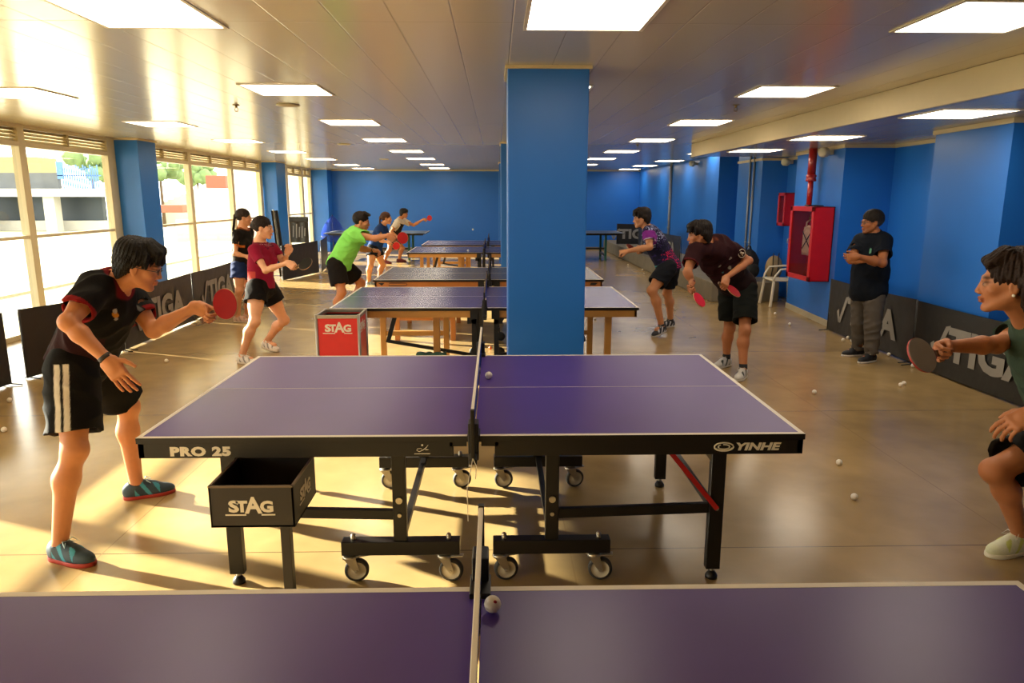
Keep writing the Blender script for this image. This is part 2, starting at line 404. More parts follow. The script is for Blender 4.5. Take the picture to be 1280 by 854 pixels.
def net_mat():
    m = bpy.data.materials.new('net_mesh'); m.use_nodes = True; n = m.node_tree; n.nodes.clear(); L = n.links
    o = n.nodes.new('ShaderNodeOutputMaterial'); mx = n.nodes.new('ShaderNodeMixShader'); t = n.nodes.new('ShaderNodeBsdfTransparent'); d = n.nodes.new('ShaderNodeBsdfDiffuse')
    d.inputs[0].default_value = lin('3a58b0')
    tc = n.nodes.new('ShaderNodeTexCoord'); sx = n.nodes.new('ShaderNodeSeparateXYZ'); L.new(tc.outputs['Object'], sx.inputs[0])
    def ln(out):
        p = n.nodes.new('ShaderNodeMath'); p.operation = 'PINGPONG'; p.inputs[1].default_value = .006; L.new(out, p.inputs[0])
        q = n.nodes.new('ShaderNodeMath'); q.operation = 'LESS_THAN'; q.inputs[1].default_value = .0018; L.new(p.outputs[0], q.inputs[0]); return q.outputs[0]
    a = n.nodes.new('ShaderNodeMath'); a.operation = 'MAXIMUM'; L.new(ln(sx.outputs['Y']), a.inputs[0]); L.new(ln(sx.outputs['Z']), a.inputs[1])
    L.new(a.outputs[0], mx.inputs[0]); L.new(t.outputs[0], mx.inputs[1]); L.new(d.outputs[0], mx.inputs[2]); L.new(mx.outputs[0], o.inputs[0]); return m
NETM = net_mat()

def table_tops(root, top, lw=.02, names='tabletop', edge=steel):
    for s in (-1, 1):
        a, b_ = (.004, 1.37) if s > 0 else (-1.37, -.004)
        m = MB(); m.box((a, -.7625, .735), (b_, .7625, .76), .002)
        zl = .7605
        def ln(x0, y0, x1, y1): m.box((x0, y0, .7590), (x1, y1, zl), mi=1)
        ln(a, -.7625, b_, -.7425); ln(a, .7425, b_, .7625)
        xe = b_-.02 if s > 0 else a; ln(xe, -.7425, xe+.02, .7425)
        ln(a if s > 0 else a+.02, -.0015, b_-.02 if s > 0 else b_, .0015)
        m.box((a-.0008, -.7633, .735), (b_+.0008, -.7620, .7592), mi=2); m.box((a, .762, .735), (b_, .7633, .7592), mi=2)
        m.box((s*1.3695-.0008, -.7625, .735), (s*1.3695+.001, .7625, .7592), mi=2)
        m.build(names, [top, white, edge], root)

def net_set(root, post=steel, h=.1525, tape=white, droop=.0):
    n = MB(); n.box((-.0012, -.905, .765), (.0012, .905, .76+h-.006)); nn = n.build('net', NETM, root)
    t = MB(); t.box((-.006, -.905, .76+h-.012), (.006, .905, .76+h), .002); t.build('net_tape', tape, nn)
    for s in (-1, 1):
        p = MB()
        p.box((-.008, s*.905-.010, .70), (.008, s*.905+.010, .76+h+.004), .003)
        p.box((-.016, s*.905, .69), (.016, s*.76, .712), .004)
        p.box((-.026, s*.80, .7602), (.026, s*.705, .775), .003)          # upper jaw of the clamp on the table edge
        p.box((-.021, s*.766, .68), (.021, s*.835, .835), .005)
        p.cyl((0, s*.74, .66), (0, s*.74, .70), .007); p.cyl((0, s*.74, .65), (0, s*.74, .663), .017, n=12)
        p.build('net_post', post, root)

def caster(parent, x, y, ang, lock=True):
    """braked swivel caster, wheel on the floor"""
    r = .055; f = MB(); ca, sa = math.cos(ang), math.sin(ang); R = Matrix.Rotation(ang, 3, 'Z')
    def P(u, v, z): q = R @ Vector((u, v, 0)); return (x+q.x, y+q.y, z)
    f.cyl(P(0, 0, .125), P(0, 0, .16), .009)
    f.lathe([(.03, 0), (.034, .004), (.03, .012), (.022, .016)], P(0, 0, .118))
    off = .03
    for s in (-1, 1):
        v0 = s*.020
        poly = [P(-.026, v0, .122), P(.026, v0, .122), P(off+.013, v0, .058), P(off, v0, .046), P(off-.013, v0, .058)]
        A = [f.b.verts.new(p) for p in poly]; B = [f.b.verts.new(Vector(p)+R @ Vector((0, s*.003, 0))) for p in poly]
        f.b.faces.new(A); f.b.faces.new(B)
        for k in range(5): f.b.faces.new((A[k], A[(k+1) % 5], B[(k+1) % 5], B[k]))
    f.quadbar(P(-.03, 0, .121), P(.03, 0, .121), .046, .004)
    f.cyl(P(off, -.026, r), P(off, .026, r), .007, n=10)
    if lock: f.quadbar(P(.01, 0, .120), P(.085, 0, .128), .03, .006, bev=.002)
    c = f.build('caster', chrome, parent)
    wv = R @ Vector((0, 1, 0))
    t = MB(); t.lathe([(.041, -.0145), (.050, -.0145), (r, -.008), (r, .008), (.050, .0145), (.041, .0145)], P(off, 0, r), wv, n=32, caps=False)
    t.lathe([(.012, -.016), (.016, -.010), (.040, -.012), (.043, -.0148), (.043, .0148), (.040, .012), (.016, .010), (.012, .016)], P(off, 0, r), wv, n=32, mi=1)
    t.build('wheel', [rubber, hubm], c)

def roller_table(x, y, label, left_txt=True, angs=None):
    T = empty('table_tennis_table', (x, y, 0), 0, label, 'table tennis table', 'purple roller tables with black steel frames')
    table_tops(T, purple)
    for s in (-1, 1):
        a = MB(); e = 1.366
        for fy in (-1, 1):
            xa, xb = (.085, e) if s > 0 else (-e, -.085)
            a.box((xa, fy*.760, .672), (xb, fy*.735, .735), .002); a.box((s*.03, fy*.76, .715), (s*.1, fy*.735, .735))
        a.box((s*e, -.76, .672), (s*(e-.025), .76, .735), .002)
        a.box((s*.34-.02, -.74, .70), (s*.34+.02, .74, .735)); a.box((s*1.08-.02, -.74, .70), (s*1.08+.02, .74, .735))
        ap = a.build('apron', steel, T)
        if left_txt:
            Mx = lambda px, z: frame_m((px, -.7612, z), (1, 0, 0), (0, 0, 1))
            if s < 0:
                text_mesh('PRO 25', .050, .0006, .0030, M4=Mx(-1.115, .699), m=letter, parent=ap, sx=1.40, spacing=1.12)
                g = MB()                                   # small table tennis emblem
                g.tube([(-.235, -.7622, .700), (-.225, -.7622, .694), (-.21, -.7622, .700), (-.218, -.7622, .708), (-.232, -.7622, .706)], .0016, 6, True)
                g.tube([(-.21, -.7622, .70), (-.195, -.7622, .712), (-.188, -.7622, .722)], .0016, 6)
                g.tube([(-.2, -.7622, .702), (-.185, -.7622, .703)], .0016, 6); g.cyl((-.212, -.7615, .722), (-.212, -.7628, .722), .004)
                g.box((-.245, -.7625, .683), (-.18, -.7612, .686)); g.build('emblem', letter, ap)
            else:
                g = MB()                                   # oval swirl mark
                def ell(cx, rx, rz, r, a0, a1, tilt=0):
                    pts = []
                    for k in range(25):
                        t = a0+(a1-a0)*k/24; pts.append((cx+rx*math.cos(t)-tilt*rz*math.sin(t), -.7616, .705+rz*math.sin(t)))
                    g.tube(pts, r, 6)
                ell(1.035, .040, .018, .0032, .3, 6.4); ell(1.035, .024, .010, .0028, 2.2, 8.0); ell(1.035, .037, .016, .0030, 3.5, 6.0)
                g.build('emblem', letter, ap)
                text_mesh('YINHE', .044, .0006, .0018, shear=.22, M4=Mx(1.172, .704), m=letter, parent=ap, sx=1.45)
        ux = s*.34
        for fi, fy in enumerate((-.56, .50)):
            l = MB()
            l.box((ux-.03, fy-.02, .165), (ux+.03, fy+.02, .70), .003)
            l.box((ux-.265, fy-.03, .140), (ux+.265, fy+.03, .205), .004)
            for dx in (-.215, .215):
                l.cyl((ux+dx, fy, .2), (ux+dx, fy, .222), .011, mi=1); l.sphere((ux+dx, fy, .222), .012, 10, mi=1)
            for z in (.40, .33): l.cyl((ux, fy-.021, z), (ux, fy-.028, z), .015 if z == .40 else .009, mi=1)
            leg = l.build('leg', [steel, chrome], T)
            for k, dx in enumerate((-.215, .215)):
                caster(leg, ux+dx-.02, fy, (angs or [.15, -.1, .1, .25])[(k+fi*2) % 4])
            o = MB(); ox = s*1.08
            o.box((ox-.032, fy-.02, .05), (ox+.032, fy+.02, .70), .003)
            o.cyl((ox, fy, .02), (ox, fy, .06), .010, mi=1); o.lathe([(.028, 0), (.028, .012), (.014, .034)], (ox, fy, .001), n=16, mi=0)
            o.cyl((ox, fy-.021, .35), (ox, fy-.028, .35), .009, mi=1)
            o.build('leg', [steel, chrome], T)
            st_ = MB(); st_.quadbar((ux+s*.03, fy+.004, .325), (ox-s*.0, fy+.004, .345), .028, .045, bev=.003); st_.build('stretcher', steel, T)
            b_ = MB(); b_.quadbar((s*.80, fy-.03, .69), (ox, fy-.03, .35), .006, .022, bev=.002); b_.cyl((s*.83, fy-.036, .655), (s*.83, fy-.03, .655), .008, mi=1); b_.build('brace', [redp, chrome], T)
            pl = MB(); pl.prism([(s*.95, .70), (s*1.05, .70), (s*1.05, .56)], -.004, .004, Matrix.Translation((0, fy+.0, 0)) @ Matrix.Rotation(math.pi/2, 4, 'X'))
            pl.build('gusset_plate', chrome, T)
        c = MB(); c.quadbar((ux, -.54, .19), (ux, .48, .19), .03, .03); c.build('cross_bar', steel, T)
        MB().quadbar((s*1.08, -.5, .33), (s*1.08, .48, .33), .03, .03).build('cross_bar', steel, T)
    net_set(T)
    return T
T2 = roller_table(-.0933, 2.789+.7625, 'whole purple table tennis table with pale lettering on its black apron')
sg = MB(); sg.tube([(0, -.915, .72), (-.012, -.93, .66), (-.022, -.94, .60), (-.02, -.94, .47)], .0018, 6); sg.tube([(0, -.915, .72), (.014, -.92, .69), (.01, -.925, .64)], .0018, 6)
sg.build('net_cord', letter, T2)
T1 = roller_table(-.042, 1.6325-.7625, 'purple table tennis table closest to the camera, cut off by the bottom edge', left_txt=False)

def wood_table(x, y, label, top=violet, wd=wood, group='wooden framed table tennis tables'):
    T = empty('table_tennis_table', (x, y, 0), 0, label, 'table tennis table', group)
    table_tops(T, top)
    for s in (-1, 1):
        a = MB()
        for fy in (-1, 1):
            a.box((s*.10, fy*.750, .672), (s*1.355, fy*.725, .735), .003)
        a.box((s*1.355, -.75, .672), (s*1.33, .75, .735), .003)
        a.build('apron', wd, T)
        for fy in (-.62, .62):
            for lx in (1.12, .44):
                MB().box((s*lx-.03, fy-.025, 0), (s*lx+.03, fy+.025, .68), .004).build('leg', wd, T)
            MB().box((s*.47, fy-.02, .25), (s*1.09, fy+.02, .30), .004).build('stretcher', wd, T)
        k = MB(); k.quadbar((s*.98, 0, .30), (s*.86, 0, .70), .04, .04); k.box((s*.08, -.66, .60), (s*.16, .66, .66)); k.box((s*.08, -.70, .13), (s*.13, .70, .17))
        k.box((s*.08, -.66, .13), (s*.12, -.62, .66)); k.box((s*.08, .62, .13), (s*.12, .66, .66)); k.box((s*.06, -.765, .66), (s*.13, -.74, .735)); k.quadbar((s*.1, 0, .16), (s*.96, 0, .31), .03, .03)
        k.build('folding_carriage', blk, T)
        for fy in (-.66, .66):
            c = MB(); c.lathe([(.02, -.014), (.052, -.012), (.055, 0), (.052, .012), (.02, .014)], (s*.14, fy, .055), (0, 1, 0), n=20); c.quadbar((s*.14, fy, .06), (s*.11, fy, .16), .03, .02)
            c.build('caster', blk, T)
    net_set(T, post=blk, tape=mat('dark_net_tape', '4a3a30', .6))
    return T
T3 = wood_table(-.101, 6.2397+.7625, 'blue violet table tennis table on honey wood legs, partly behind the blue pillar')
T4 = wood_table(-.085, 8.45+.7625, 'grey topped table tennis table with orange brown wooden apron', greytop, wood_d)
ap = [c for c in T4.children if c.name.startswith('apron')][0]
g = MB(); g.tube([(-1.18, -.752, .720), (-.98, -.752, .720), (-.97, -.752, .700), (-.99, -.752, .687), (-1.19, -.752, .687)], .004, 6, True)
g.prism([(-1.31, .72), (-1.24, .72), (-1.27, .69)], .750, .753, Matrix.Rotation(math.pi/2, 4, 'X')); g.prism([(1.22, .72), (1.30, .72), (1.27, .69), (1.20, .69)], .750, .753, Matrix.Rotation(math.pi/2, 4, 'X'))
g.build('printed_mark', blk, ap)
T5 = wood_table(-.21, 12.72+.7625, 'blue table tennis table on pale wood, beyond the grey topped table')
T6 = wood_table(-.16, 14.75+.7625, 'farthest blue wooden table tennis table left of the pillar')
def plain_table(x, y, label):
    T = empty('table_tennis_table', (x, y, 0), 0, label, 'table tennis table', 'dark topped tables by the back wall')
    table_tops(T, mat('slate_table_lacquer', '2c3440', .3, spec=.6))
    for s in (-1, 1):
        for fy in (-.5, .5):
            MB().box((s*.9-.03, fy-.03, 0), (s*.9+.03, fy+.03, .70), .004).build('leg', teal, T)
        f = MB(); f.box((s*.87, -.5, .12), (s*.93, .5, .17)); f.box((s*.89, -.53, .12), (s*.91, -.47, .70)); f.box((s*.89, .47, .12), (s*.91, .53, .70)); f.box((s*.05, -.52, .69), (s*1.3, -.48, .735)); f.box((s*.05, .52, .69), (s*1.3, .48, .735)); f.build('frame', steel, T)
    MB().box((-.9, -.5, .30), (.9, -.46, .35)).build('stretcher', steel, T)
    return T
plain_table(-3.30, 20.4, 'dark topped table with green legs by the back wall, behind the players on the left')
plain_table(2.15, 20.4, 'dark topped table by the back wall, right of the blue pillar')

# ---- ball box hung on the left front leg of the roller table
def stag_logo(parent, M4, h=.07, sx=1.0, m=letter, sign=1):
    """S T A G word mark: tall A in the middle, double underline"""
    g = bmesh.new()
    def add(txt, size, x, y, sxx, bold):
        o = text_mesh(txt, size, .0006, bold); me = o.data; me.transform(Matrix.Diagonal((sxx, 1, 1, 1))); me.transform(Matrix.Translation((x, y, 0))); g.from_mesh(me)
        bpy.data.objects.remove(o); bpy.data.meshes.remove(me)
    add('S', h, -1.42*h*.74, .05*h, 1.35, h*.045); add('T', h*.95, -.62*h*.86, .05*h, 1.1, h*.05); add('A', h*1.42, .17*h, .10*h, 1.0, h*.05); add('G', h*.95, 1.02*h, .03*h, 1.2, h*.045)
    for a, b_, z in ((-1.6*h, -.30*h, -.46*h), (.66*h, 1.52*h, -.46*h)):
        r = bmesh.ops.create_cube(g, size=1)
        for q in r['verts']: q.co = Vector((q.co.x*(b_-a)+(a+b_)/2, q.co.y*.09*h+z, q.co.z*.0012))
    me = bpy.data.meshes.new('lettering'); g.to_mesh(me); g.free(); me.transform(Matrix.Diagonal((sx, 1, 1, 1))); me.transform(M4)
    return link_mesh('lettering', me, m, parent)
bx = empty('ball_box', (-.948, 2.765, .458), 0, 'open black square ball box with white lettering at the left table leg', 'box')
board = mat('black_coated_board', '1f1712', .5, var=.06)
b = MB(); W_, D_, H_ = .162, .165, .17; t_ = .008
b.box((-W_, -D_, 0), (W_, D_, .008))
for s in (-1, 1):
    b.box((-W_, s*D_, 0), (W_, s*(D_-t_), H_), .001); b.box((s*W_, -D_, 0), (s*(W_-t_), D_, H_), .001)
for s in (-1, 1):
    b.box((-W_-.001, s*(D_+.001), H_-.006), (W_+.001, s*(D_-t_-.001), H_+.001), mi=1); b.box((s*(W_+.001), -D_, H_-.006), (s*(W_-t_-.001), D_, H_+.001), mi=1)
bo = b.build('box_body', [board, mat('worn_box_rim', '6a5a48', .5)], bx)
stag_logo(bo, frame_m((-.005, -D_-.0008, .082), (1, 0, 0), (0, 0, 1)), .064, .96)
stag_logo(bo, frame_m((W_+.0008, .0, .085), (0, 1, 0), (0, 0, 1)), .064, .86)
MB().box((.055, -.02, -.458), (.095, .02, 0), .003).build('leg', board, bx)
# ================================================================== banners
vinyl = mat('black_vinyl_banner', '171411', .40, var=.12, vscale=5, bump=.5, bscale=7, spec=.5)
gprint = mat('grey_print', '8f8b84', .5, var=.03)
def s_mark(mb, x, h, z0):
    """slanted two-stroke S in front of TIGA"""
    k = h
    mb.prism([(x-.62*k, z0), (x-.44*k, z0-.02*k), (x+.10*k, z0+1.12*k), (x-.12*k, z0+1.06*k)], 0, .001)
    mb.prism([(x-.78*k, z0+.42*k), (x-.62*k, z0), (x-.50*k, z0+.06*k), (x-.62*k, z0+.52*k)], 0, .001)
def banner(p, q, label, h=.68, z0=.015, txt=True, side=1, frame=True, grp='black lettered banners'):
    """free-standing cloth barrier from p to q; lettering on the side facing its local -y"""
    p = Vector((*p, 0)); q = Vector((*q, 0)); L = (q-p).length; ang = math.atan2(q.y-p.y, q.x-p.x)
    B = empty('banner', ((p.x+q.x)/2, (p.y+q.y)/2, z0 if z0 > .1 else 0), ang, label, 'banner', grp)
    zb = .015
    c = MB()
    def fn(u, v, s): return Vector(((u-.5)*L, s*.006+.012*math.sin(u*math.pi*3+1)*(1-v)*.5, zb+v*(h-zb)-.012*math.sin(u*math.pi)*v))
    c.grid(lambda u, v: fn(u, v, -1), 24, 6); c.grid(lambda u, v: fn(u, v, 1), 24, 6)
    c.tube([(-L/2, 0, zb), (-L/2, 0, h)], .009); c.tube([(L/2, 0, zb), (L/2, 0, h)], .009)
    cl = c.build('cloth', vinyl, B)
    if txt:
        M4 = frame_m((.10, -.0165, h*.48), (1, 0, 0), (0, 0, 1))
        le = text_mesh('TIGA', h*.62, .0006, h*.026, M4=M4, m=gprint, parent=cl, sx=1.12, spacing=1.02)
        g = MB(); s_mark(g, 0, h*.46, 0); me = bpy.data.meshes.new('s'); g.b.to_mesh(me); g.b.free()
        me.transform(frame_m((-.83*h+.10, -.0165, h*.25), (1, 0, 0), (0, 0, 1)))
        link_mesh('lettering', me, gprint, cl)
    if frame:
        for s in (-1, 1):
            f = MB(); x = s*(L/2-.02); f.tube([(x, .03, h-.03), (x, .03, .02), (x, .05, .01)], .006); f.tube([(x, .03, .02), (x, -.12, .008)], .006)
            f.build('support', mat('black_tube', '24211e', .35, metal=.4), B)
    return B
banner((4.37, 9.17), (4.37, 7.24), 'black banner with grey lettering against the right wall behind the standing man')
banner((4.34, 7.17), (4.38, 5.16), 'black banner with grey lettering against the right wall beyond the pale grey bat')
banner((-4.55, 4.55), (-4.53, 6.55), 'plain dark banner cut off by the left edge of the photo', txt=False)
banner((-4.50, 6.75), (-4.22, 8.02), 'creased dark banner behind the shorts of the left foreground player', txt=False)
banner((-4.22, 8.06), (-4.26, 10.02), 'black banner with grey lettering behind the face of the left foreground player')
banner((-4.26, 10.06), (-4.34, 12.04), 'black banner with grey lettering between the red bat and the blue column')
banner((-4.34, 12.08), (-4.45, 14.05), 'black banner with grey lettering beside the woman in the black shirt')
banner((-4.45, 15.0), (-4.10, 16.6), 'plain black banner below the hanging black bag by the second column', txt=False, h=.74)
banner((-4.05, 16.7), (-4.35, 18.6), 'plain black banner farthest along the window side', txt=False, h=.74)
banner((3.64, 21.6), (4.58, 21.6), 'black banner with grey lettering standing across the far end of the ledge', h=.62, z0=.33)
banner((3.70, 18.6), (3.72, 16.6), 'black banner on the ledge seen behind the purple sleeved player', h=.62, z0=.33)
banner((3.72, 16.5), (3.74, 14.5), 'black banner on the ledge just behind the maroon player\'s face', h=.62, z0=.33)

# folded banner and bag by the second window column
fb = empty('folded_banner', (-4.72, 15.6, 0), .5, 'folded black banner standing upright, leaning by the second blue column', 'banner')
m = MB(); m.grid(lambda u, v: Vector(((u-.5)*.14+.10*(1-v), .03*math.sin(u*9), .02+v*1.42)), 8, 8); m.grid(lambda u, v: Vector(((u-.5)*.14+.10*(1-v), .05+.03*math.sin(u*9), .02+v*1.42)), 8, 8)
m.build('cloth', vinyl, fb); MB().tube([(.07, .02, .02), (-.03, .02, 1.46)], .008).build('pole', chrome, fb)
hb = empty('hanging_banner', (-4.33, 16.0, .74), 0, 'short black banner with a pale mark standing on end above the other banners', 'banner')
m = MB(); m.grid(lambda u, v: Vector(((u-.5)*.40, -.03+.008*math.sin(u*14), v*.54)), 16, 4); m.grid(lambda u, v: Vector(((u-.5)*.40, .0, v*.54)), 6, 4)
m.box((-.21, -.045, .44), (.21, .01, .56), .02); m.build('cloth', vinyl, hb)
g = MB()
for k, (a, z, l) in enumerate(((-.13, .12, .25), (-.06, .1, .30), (.0, .12, .22), (.06, .1, .26), (.12, .14, .18))): g.prism([(a-.014, z), (a+.014, z), (a+.03, z+l), (a+.004, z+l)], .040, .042, Matrix.Rotation(math.pi/2, 4, 'X'))
g.build('printed_mark', mat('faded_print', '77777c', .6), hb)

# blue ball-catching net
def netcloth():
    m = bpy.data.materials.new('blue_netting'); m.use_nodes = True; n = m.node_tree; n.nodes.clear(); L = n.links
    o = n.nodes.new('ShaderNodeOutputMaterial'); mx = n.nodes.new('ShaderNodeMixShader'); t = n.nodes.new('ShaderNodeBsdfTransparent'); d = n.nodes.new('ShaderNodeBsdfDiffuse')
    d.inputs[0].default_value = lin('2a3f9a'); mx.inputs[0].default_value = .55
    L.new(t.outputs[0], mx.inputs[1]); L.new(d.outputs[0], mx.inputs[2]); L.new(mx.outputs[0], o.inputs[0]); return m
bn = empty('ball_catching_net', (-4.92, 21.9, 0), 0, 'blue mesh ball catching net hanging at the back left corner', 'net')
m = MB(); m.lathe([(.02, 1.18), (.10, 1.10), (.22, .95), (.33, .72), (.36, .56), (.30, .46), (.16, .40), (.03, .38)], n=20); m.build('netting', netcloth(), bn)
m = MB(); m.tube([(.36*math.cos(t), .36*math.sin(t), .56) for t in [k*math.pi/12 for k in range(24)]], .008, 6, True); m.tube([(0, 0, .02), (0, 0, 1.2)], .014); m.box((-.2, -.2, 0), (.2, .2, .02), .004); m.build('stand', blk, bn)

# ================================================================== red ball box with aluminium corners
rb = empty('ball_collector', (-1.317, 6.03, 0), 0, 'red ball box with grey posts and white lettering by the wooden table corner', 'box')
W2, D2, H2 = .175, .165, .765
m = MB()
for s in (-1, 1):
    m.box((-W2, s*D2, .04), (W2, s*(D2-.006), H2-.03)); m.box((s*W2, -D2, .04), (s*(W2-.006), D2, H2-.03))
m.box((-W2, -D2, .04), (W2, D2, .05)); pn = m.build('panel', mat('red_box_panel', 'd21a1e', .4), rb)
for s in (-1, 1):
    for t in (-1, 1): MB().cyl((s*W2, t*D2, 0), (s*W2, t*D2, H2), .013, n=12).build('corner_post', mat('grey_aluminium', '9a948a', .35, metal=.5), rb)
m = MB()
for s in (-1, 1): m.box((-W2, s*D2-.009, H2-.032), (W2, s*D2+.009, H2-.004), .003); m.box((s*W2-.009, -D2, H2-.032), (s*W2+.009, D2, H2-.004), .003)
m.build('rim', mat('grey_aluminium', '9a948a', .35), rb)
m = MB()
for s in (-1, 1): m.box((-W2+.007, s*(D2-.007), .052), (W2-.007, s*(D2-.010), H2-.04)); m.box((s*(W2-.007), -D2+.007, .052), (s*(W2-.010), D2-.007, H2-.04))
m.box((-W2+.007, -D2+.007, .051), (W2-.007, D2-.007, .056)); m.build('black_inner_sheets', blk, rb)  # thin black sheets make the inside of the box dark
stag_logo(pn, frame_m((0, -D2-.0012, .645), (1, 0, 0), (0, 0, 1)), .082, .95); stag_logo(pn, frame_m((W2+.0012, 0, .645), (0, 1, 0), (0, 0, 1)), .082, .85)

# towel over the rail of the wooden table
m = MB(); 
def tw(u, v):
    x = -.62+u*.26; a = (v-.5)*2
    if abs(a) < .25: y = -.02+a*.12; z = .318+.01*math.sin(u*11)
    else: y = -.02+(.03+.012*math.sin(u*14+a*3))*np.sign(a); z = .318-(abs(a)-.25)*.16+.006*math.sin(u*20)
    return Vector((-.101+x+.0, 6.3822+y*1.3, z))
m.grid(tw, 24, 16); o = m.build('towel', mat('green_terry', '4e7a66', .9, var=.2, vscale=30, bump=.5, bscale=200), None)
tag(o, 'crumpled green towel over the low rail of the wooden table', 'towel'); sm = o.modifiers.new('s', 'SOLIDIFY'); sm.thickness = .012; sm.offset = 1

# ================================================================== right wall fittings
red = mat('fire_red_enamel', 'c01014', .35, spec=.6)
GLT = GL.copy(); GLT.name = 'shade_tinted_pane'
for q_ in GLT.node_tree.nodes:
    if q_.type == 'BSDF_TRANSPARENT': q_.inputs[0].default_value = (.84, .76, .76, 1)  # pane tint paints in the shade inside the hose cabinet
hc = empty('hose_cabinet', (4.50, 9.9, .6), 0, 'large red fire hose cabinet with glass door on the blue pilaster', 'cabinet')
X0, X1, Y0, Y1, Z1 = -.27, .0, -.38, .38, 1.0
m = MB(); m.box((X0+.01, Y0, 0), (X1, Y0+.01, Z1)); m.box((X0+.01, Y1-.01, 0), (X1, Y1, Z1)); m.box((X0+.01, Y0, 0), (X1, Y1, .01)); m.box((X0+.01, Y0, Z1-.01), (X1, Y1, Z1)); m.box((X1-.01, Y0, 0), (X1, Y1, Z1))
m.build('cabinet_body', red, hc)
m = MB(); fwd = .065
m.box((X0-.012, Y0, 0), (X0+.012, Y1, fwd), .003); m.box((X0-.012, Y0, Z1-fwd), (X0+.012, Y1, Z1), .003); m.box((X0-.012, Y0, 0), (X0+.012, Y0+fwd, Z1), .003); m.box((X0-.012, Y1-fwd, 0), (X0+.012, Y1, Z1), .003)
dr = m.build('door', red, hc)
MB().box((X0-.002, Y0+fwd, fwd), (X0+.002, Y1-fwd, Z1-fwd)).build('pane', GLT, dr); m = MB(); m.tube([(X0-.014, Y1-.03, .47), (X0-.04, Y1-.03, .48), (X0-.04, Y1-.03, .53), (X0-.014, Y1-.03, .54)], .005); m.build('handle', chrome, dr)
m = MB()
hosem = mat('cream_canvas_hose', 'e4d8bc', .8, var=.1)
for k in range(9): m.tube([(-.21, -.26+k*.035, .72), (-.22, -.265+k*.035, .62), (-.22, -.26+k*.036, .40), (-.21, -.25+k*.036, .34)], .013, 8)
m.tube([(-.21, -.26, .70), (-.21, -.1, .73), (-.21, .02, .66)], .02); m.tube([(-.2, .02, .66), (-.18, .04, .78), (-.08, .05, .86)], .012)
m.tube([(-.235, -.25, .42), (-.24, .02, .66)], .006, mi=1); m.tube([(-.235, .02, .42), (-.24, -.25, .66)], .006, mi=1)
m.build('hose', [hosem, blk], hc); m = MB(); m.lathe([(.03, 0), (.035, .01), (.02, .05), (.02, .09)], (-.06, .05, .84), (-1, 0, 0)); m.build('valve', mat('brass', 'a88038', .3, metal=.9), hc)
m = MB(); m.tube([(-.24, -.12, Z1+.006), (-.2, .1, Z1+.012), (-.05, .2, Z1+.008), (-.04, -.1, Z1+.006), (-.2, -.2, Z1+.006)], .010, 6); o = m.build('coiled_cable', blk, None); o.location = (4.50, 9.9, .6); tag(o, 'black cable coiled on top of the large red cabinet', 'cable')
rp = MB(); rp.cyl((4.44, 10.2, 2.03), (4.44, 10.2, HR), .055, n=20); rp.lathe([(.055, 0), (.07, .005), (.07, .03), (.06, .05), (.07, .065), (.07, .09), (.04, .10)], (4.44, 10.2, 1.94), n=20); rp.cyl((4.44, 10.2, 1.6), (4.44, 10.2, 2.0), .038, n=20)
o = rp.build('fire_pipe', mat('red_pipe_enamel', 'a8201a', .3, spec=.7)); tag(o, 'red vertical fire main pipe above the large red cabinet', 'pipe')
ec = empty('extinguisher_cabinet', (5.05, 12.15, 1.25), 0, 'small red wall cabinet in the recess behind the large red cabinet', 'cabinet')
m = MB(); m.box((-.22, -.15, 0), (0, -.14, .55)); m.box((-.22, .14, 0), (0, .15, .55)); m.box((-.22, -.15, 0), (0, .15, .012)); m.box((-.22, -.15, .538), (0, .15, .55)); m.box((-.01, -.15, 0), (0, .15, .55)); m.build('cabinet_body', red, ec)
m = MB()
for a in ((-.15, 0, .15, .05), (-.15, .5, .15, .55), (-.15, 0, -.10, .55), (.10, 0, .15, .55)): m.box((-.235, a[0], a[1]), (-.215, a[2], a[3]), .003)
d_ = m.build('door', red, ec); MB().box((-.227, -.1, .05), (-.223, .1, .5)).build('pane', GL, d_)
m = MB(); m.lathe([(.001, 0), (.05, .01), (.055, .03), (.055, .30), (.03, .36), (.015, .38), (.015, .41)], (-.1, 0, .02)); m.box((-.14, -.012, .40), (-.07, .012, .43)); m.build('extinguisher', mat('pale_extinguisher', 'b8aca0', .4), ec)
def conduit(x, y, r, z1, label, dx=0):
    m = MB(); m.cyl((x, y, 0 if y < 13 or y > 30 else .33 if x < 4.74 and y > 11.8 else 0), (x, y, z1), r, n=10)
    for z in (.9, 1.7): m.cyl((x, y, z), (x, y, z+.03), r*1.5, n=10)
    o = m.build('conduit', mat('grey_conduit', '8a8f96', .4, metal=.3)); tag(o, label, 'pipe'); return o
conduit(4.60, 12.95, .018, HR if False else HC, 'grey conduit on the blue pilaster left of the red pipe, nearer of two'); conduit(4.60, 13.15, .018, HC, 'grey conduit on the blue pilaster left of the red pipe, farther of two')
conduit(4.72, 19.6, .035, HC, 'single grey conduit on the far right blue wall')
def wall_speaker(x, y, z, label):
    m = MB(); m.lathe([(.02, 0), (.06, .0), (.065, .015), (.065, .09), (.045, .11), (.0, .11)][:-1]+[(.002, .11)], (x, y, z), (-.8, -.6, 0)); m.box((x-.01, y-.03, z-.03), (x+.09, y+.03, z+.03), .004)
    o = m.build('wall_speaker', mat('ivory_plastic', 'cfc6ae', .5)); tag(o, label, 'speaker', 'round ivory speakers on the right wall')
wall_speaker(4.42, 9.75, 2.31, 'round ivory speaker high on the wall right of the red pipe'); wall_speaker(4.95, 12.35, 2.31, 'round ivory speaker high in the recess left of the red pipe'); wall_speaker(4.66, 17.2, 2.5, 'farthest round ivory speaker under the ceiling')
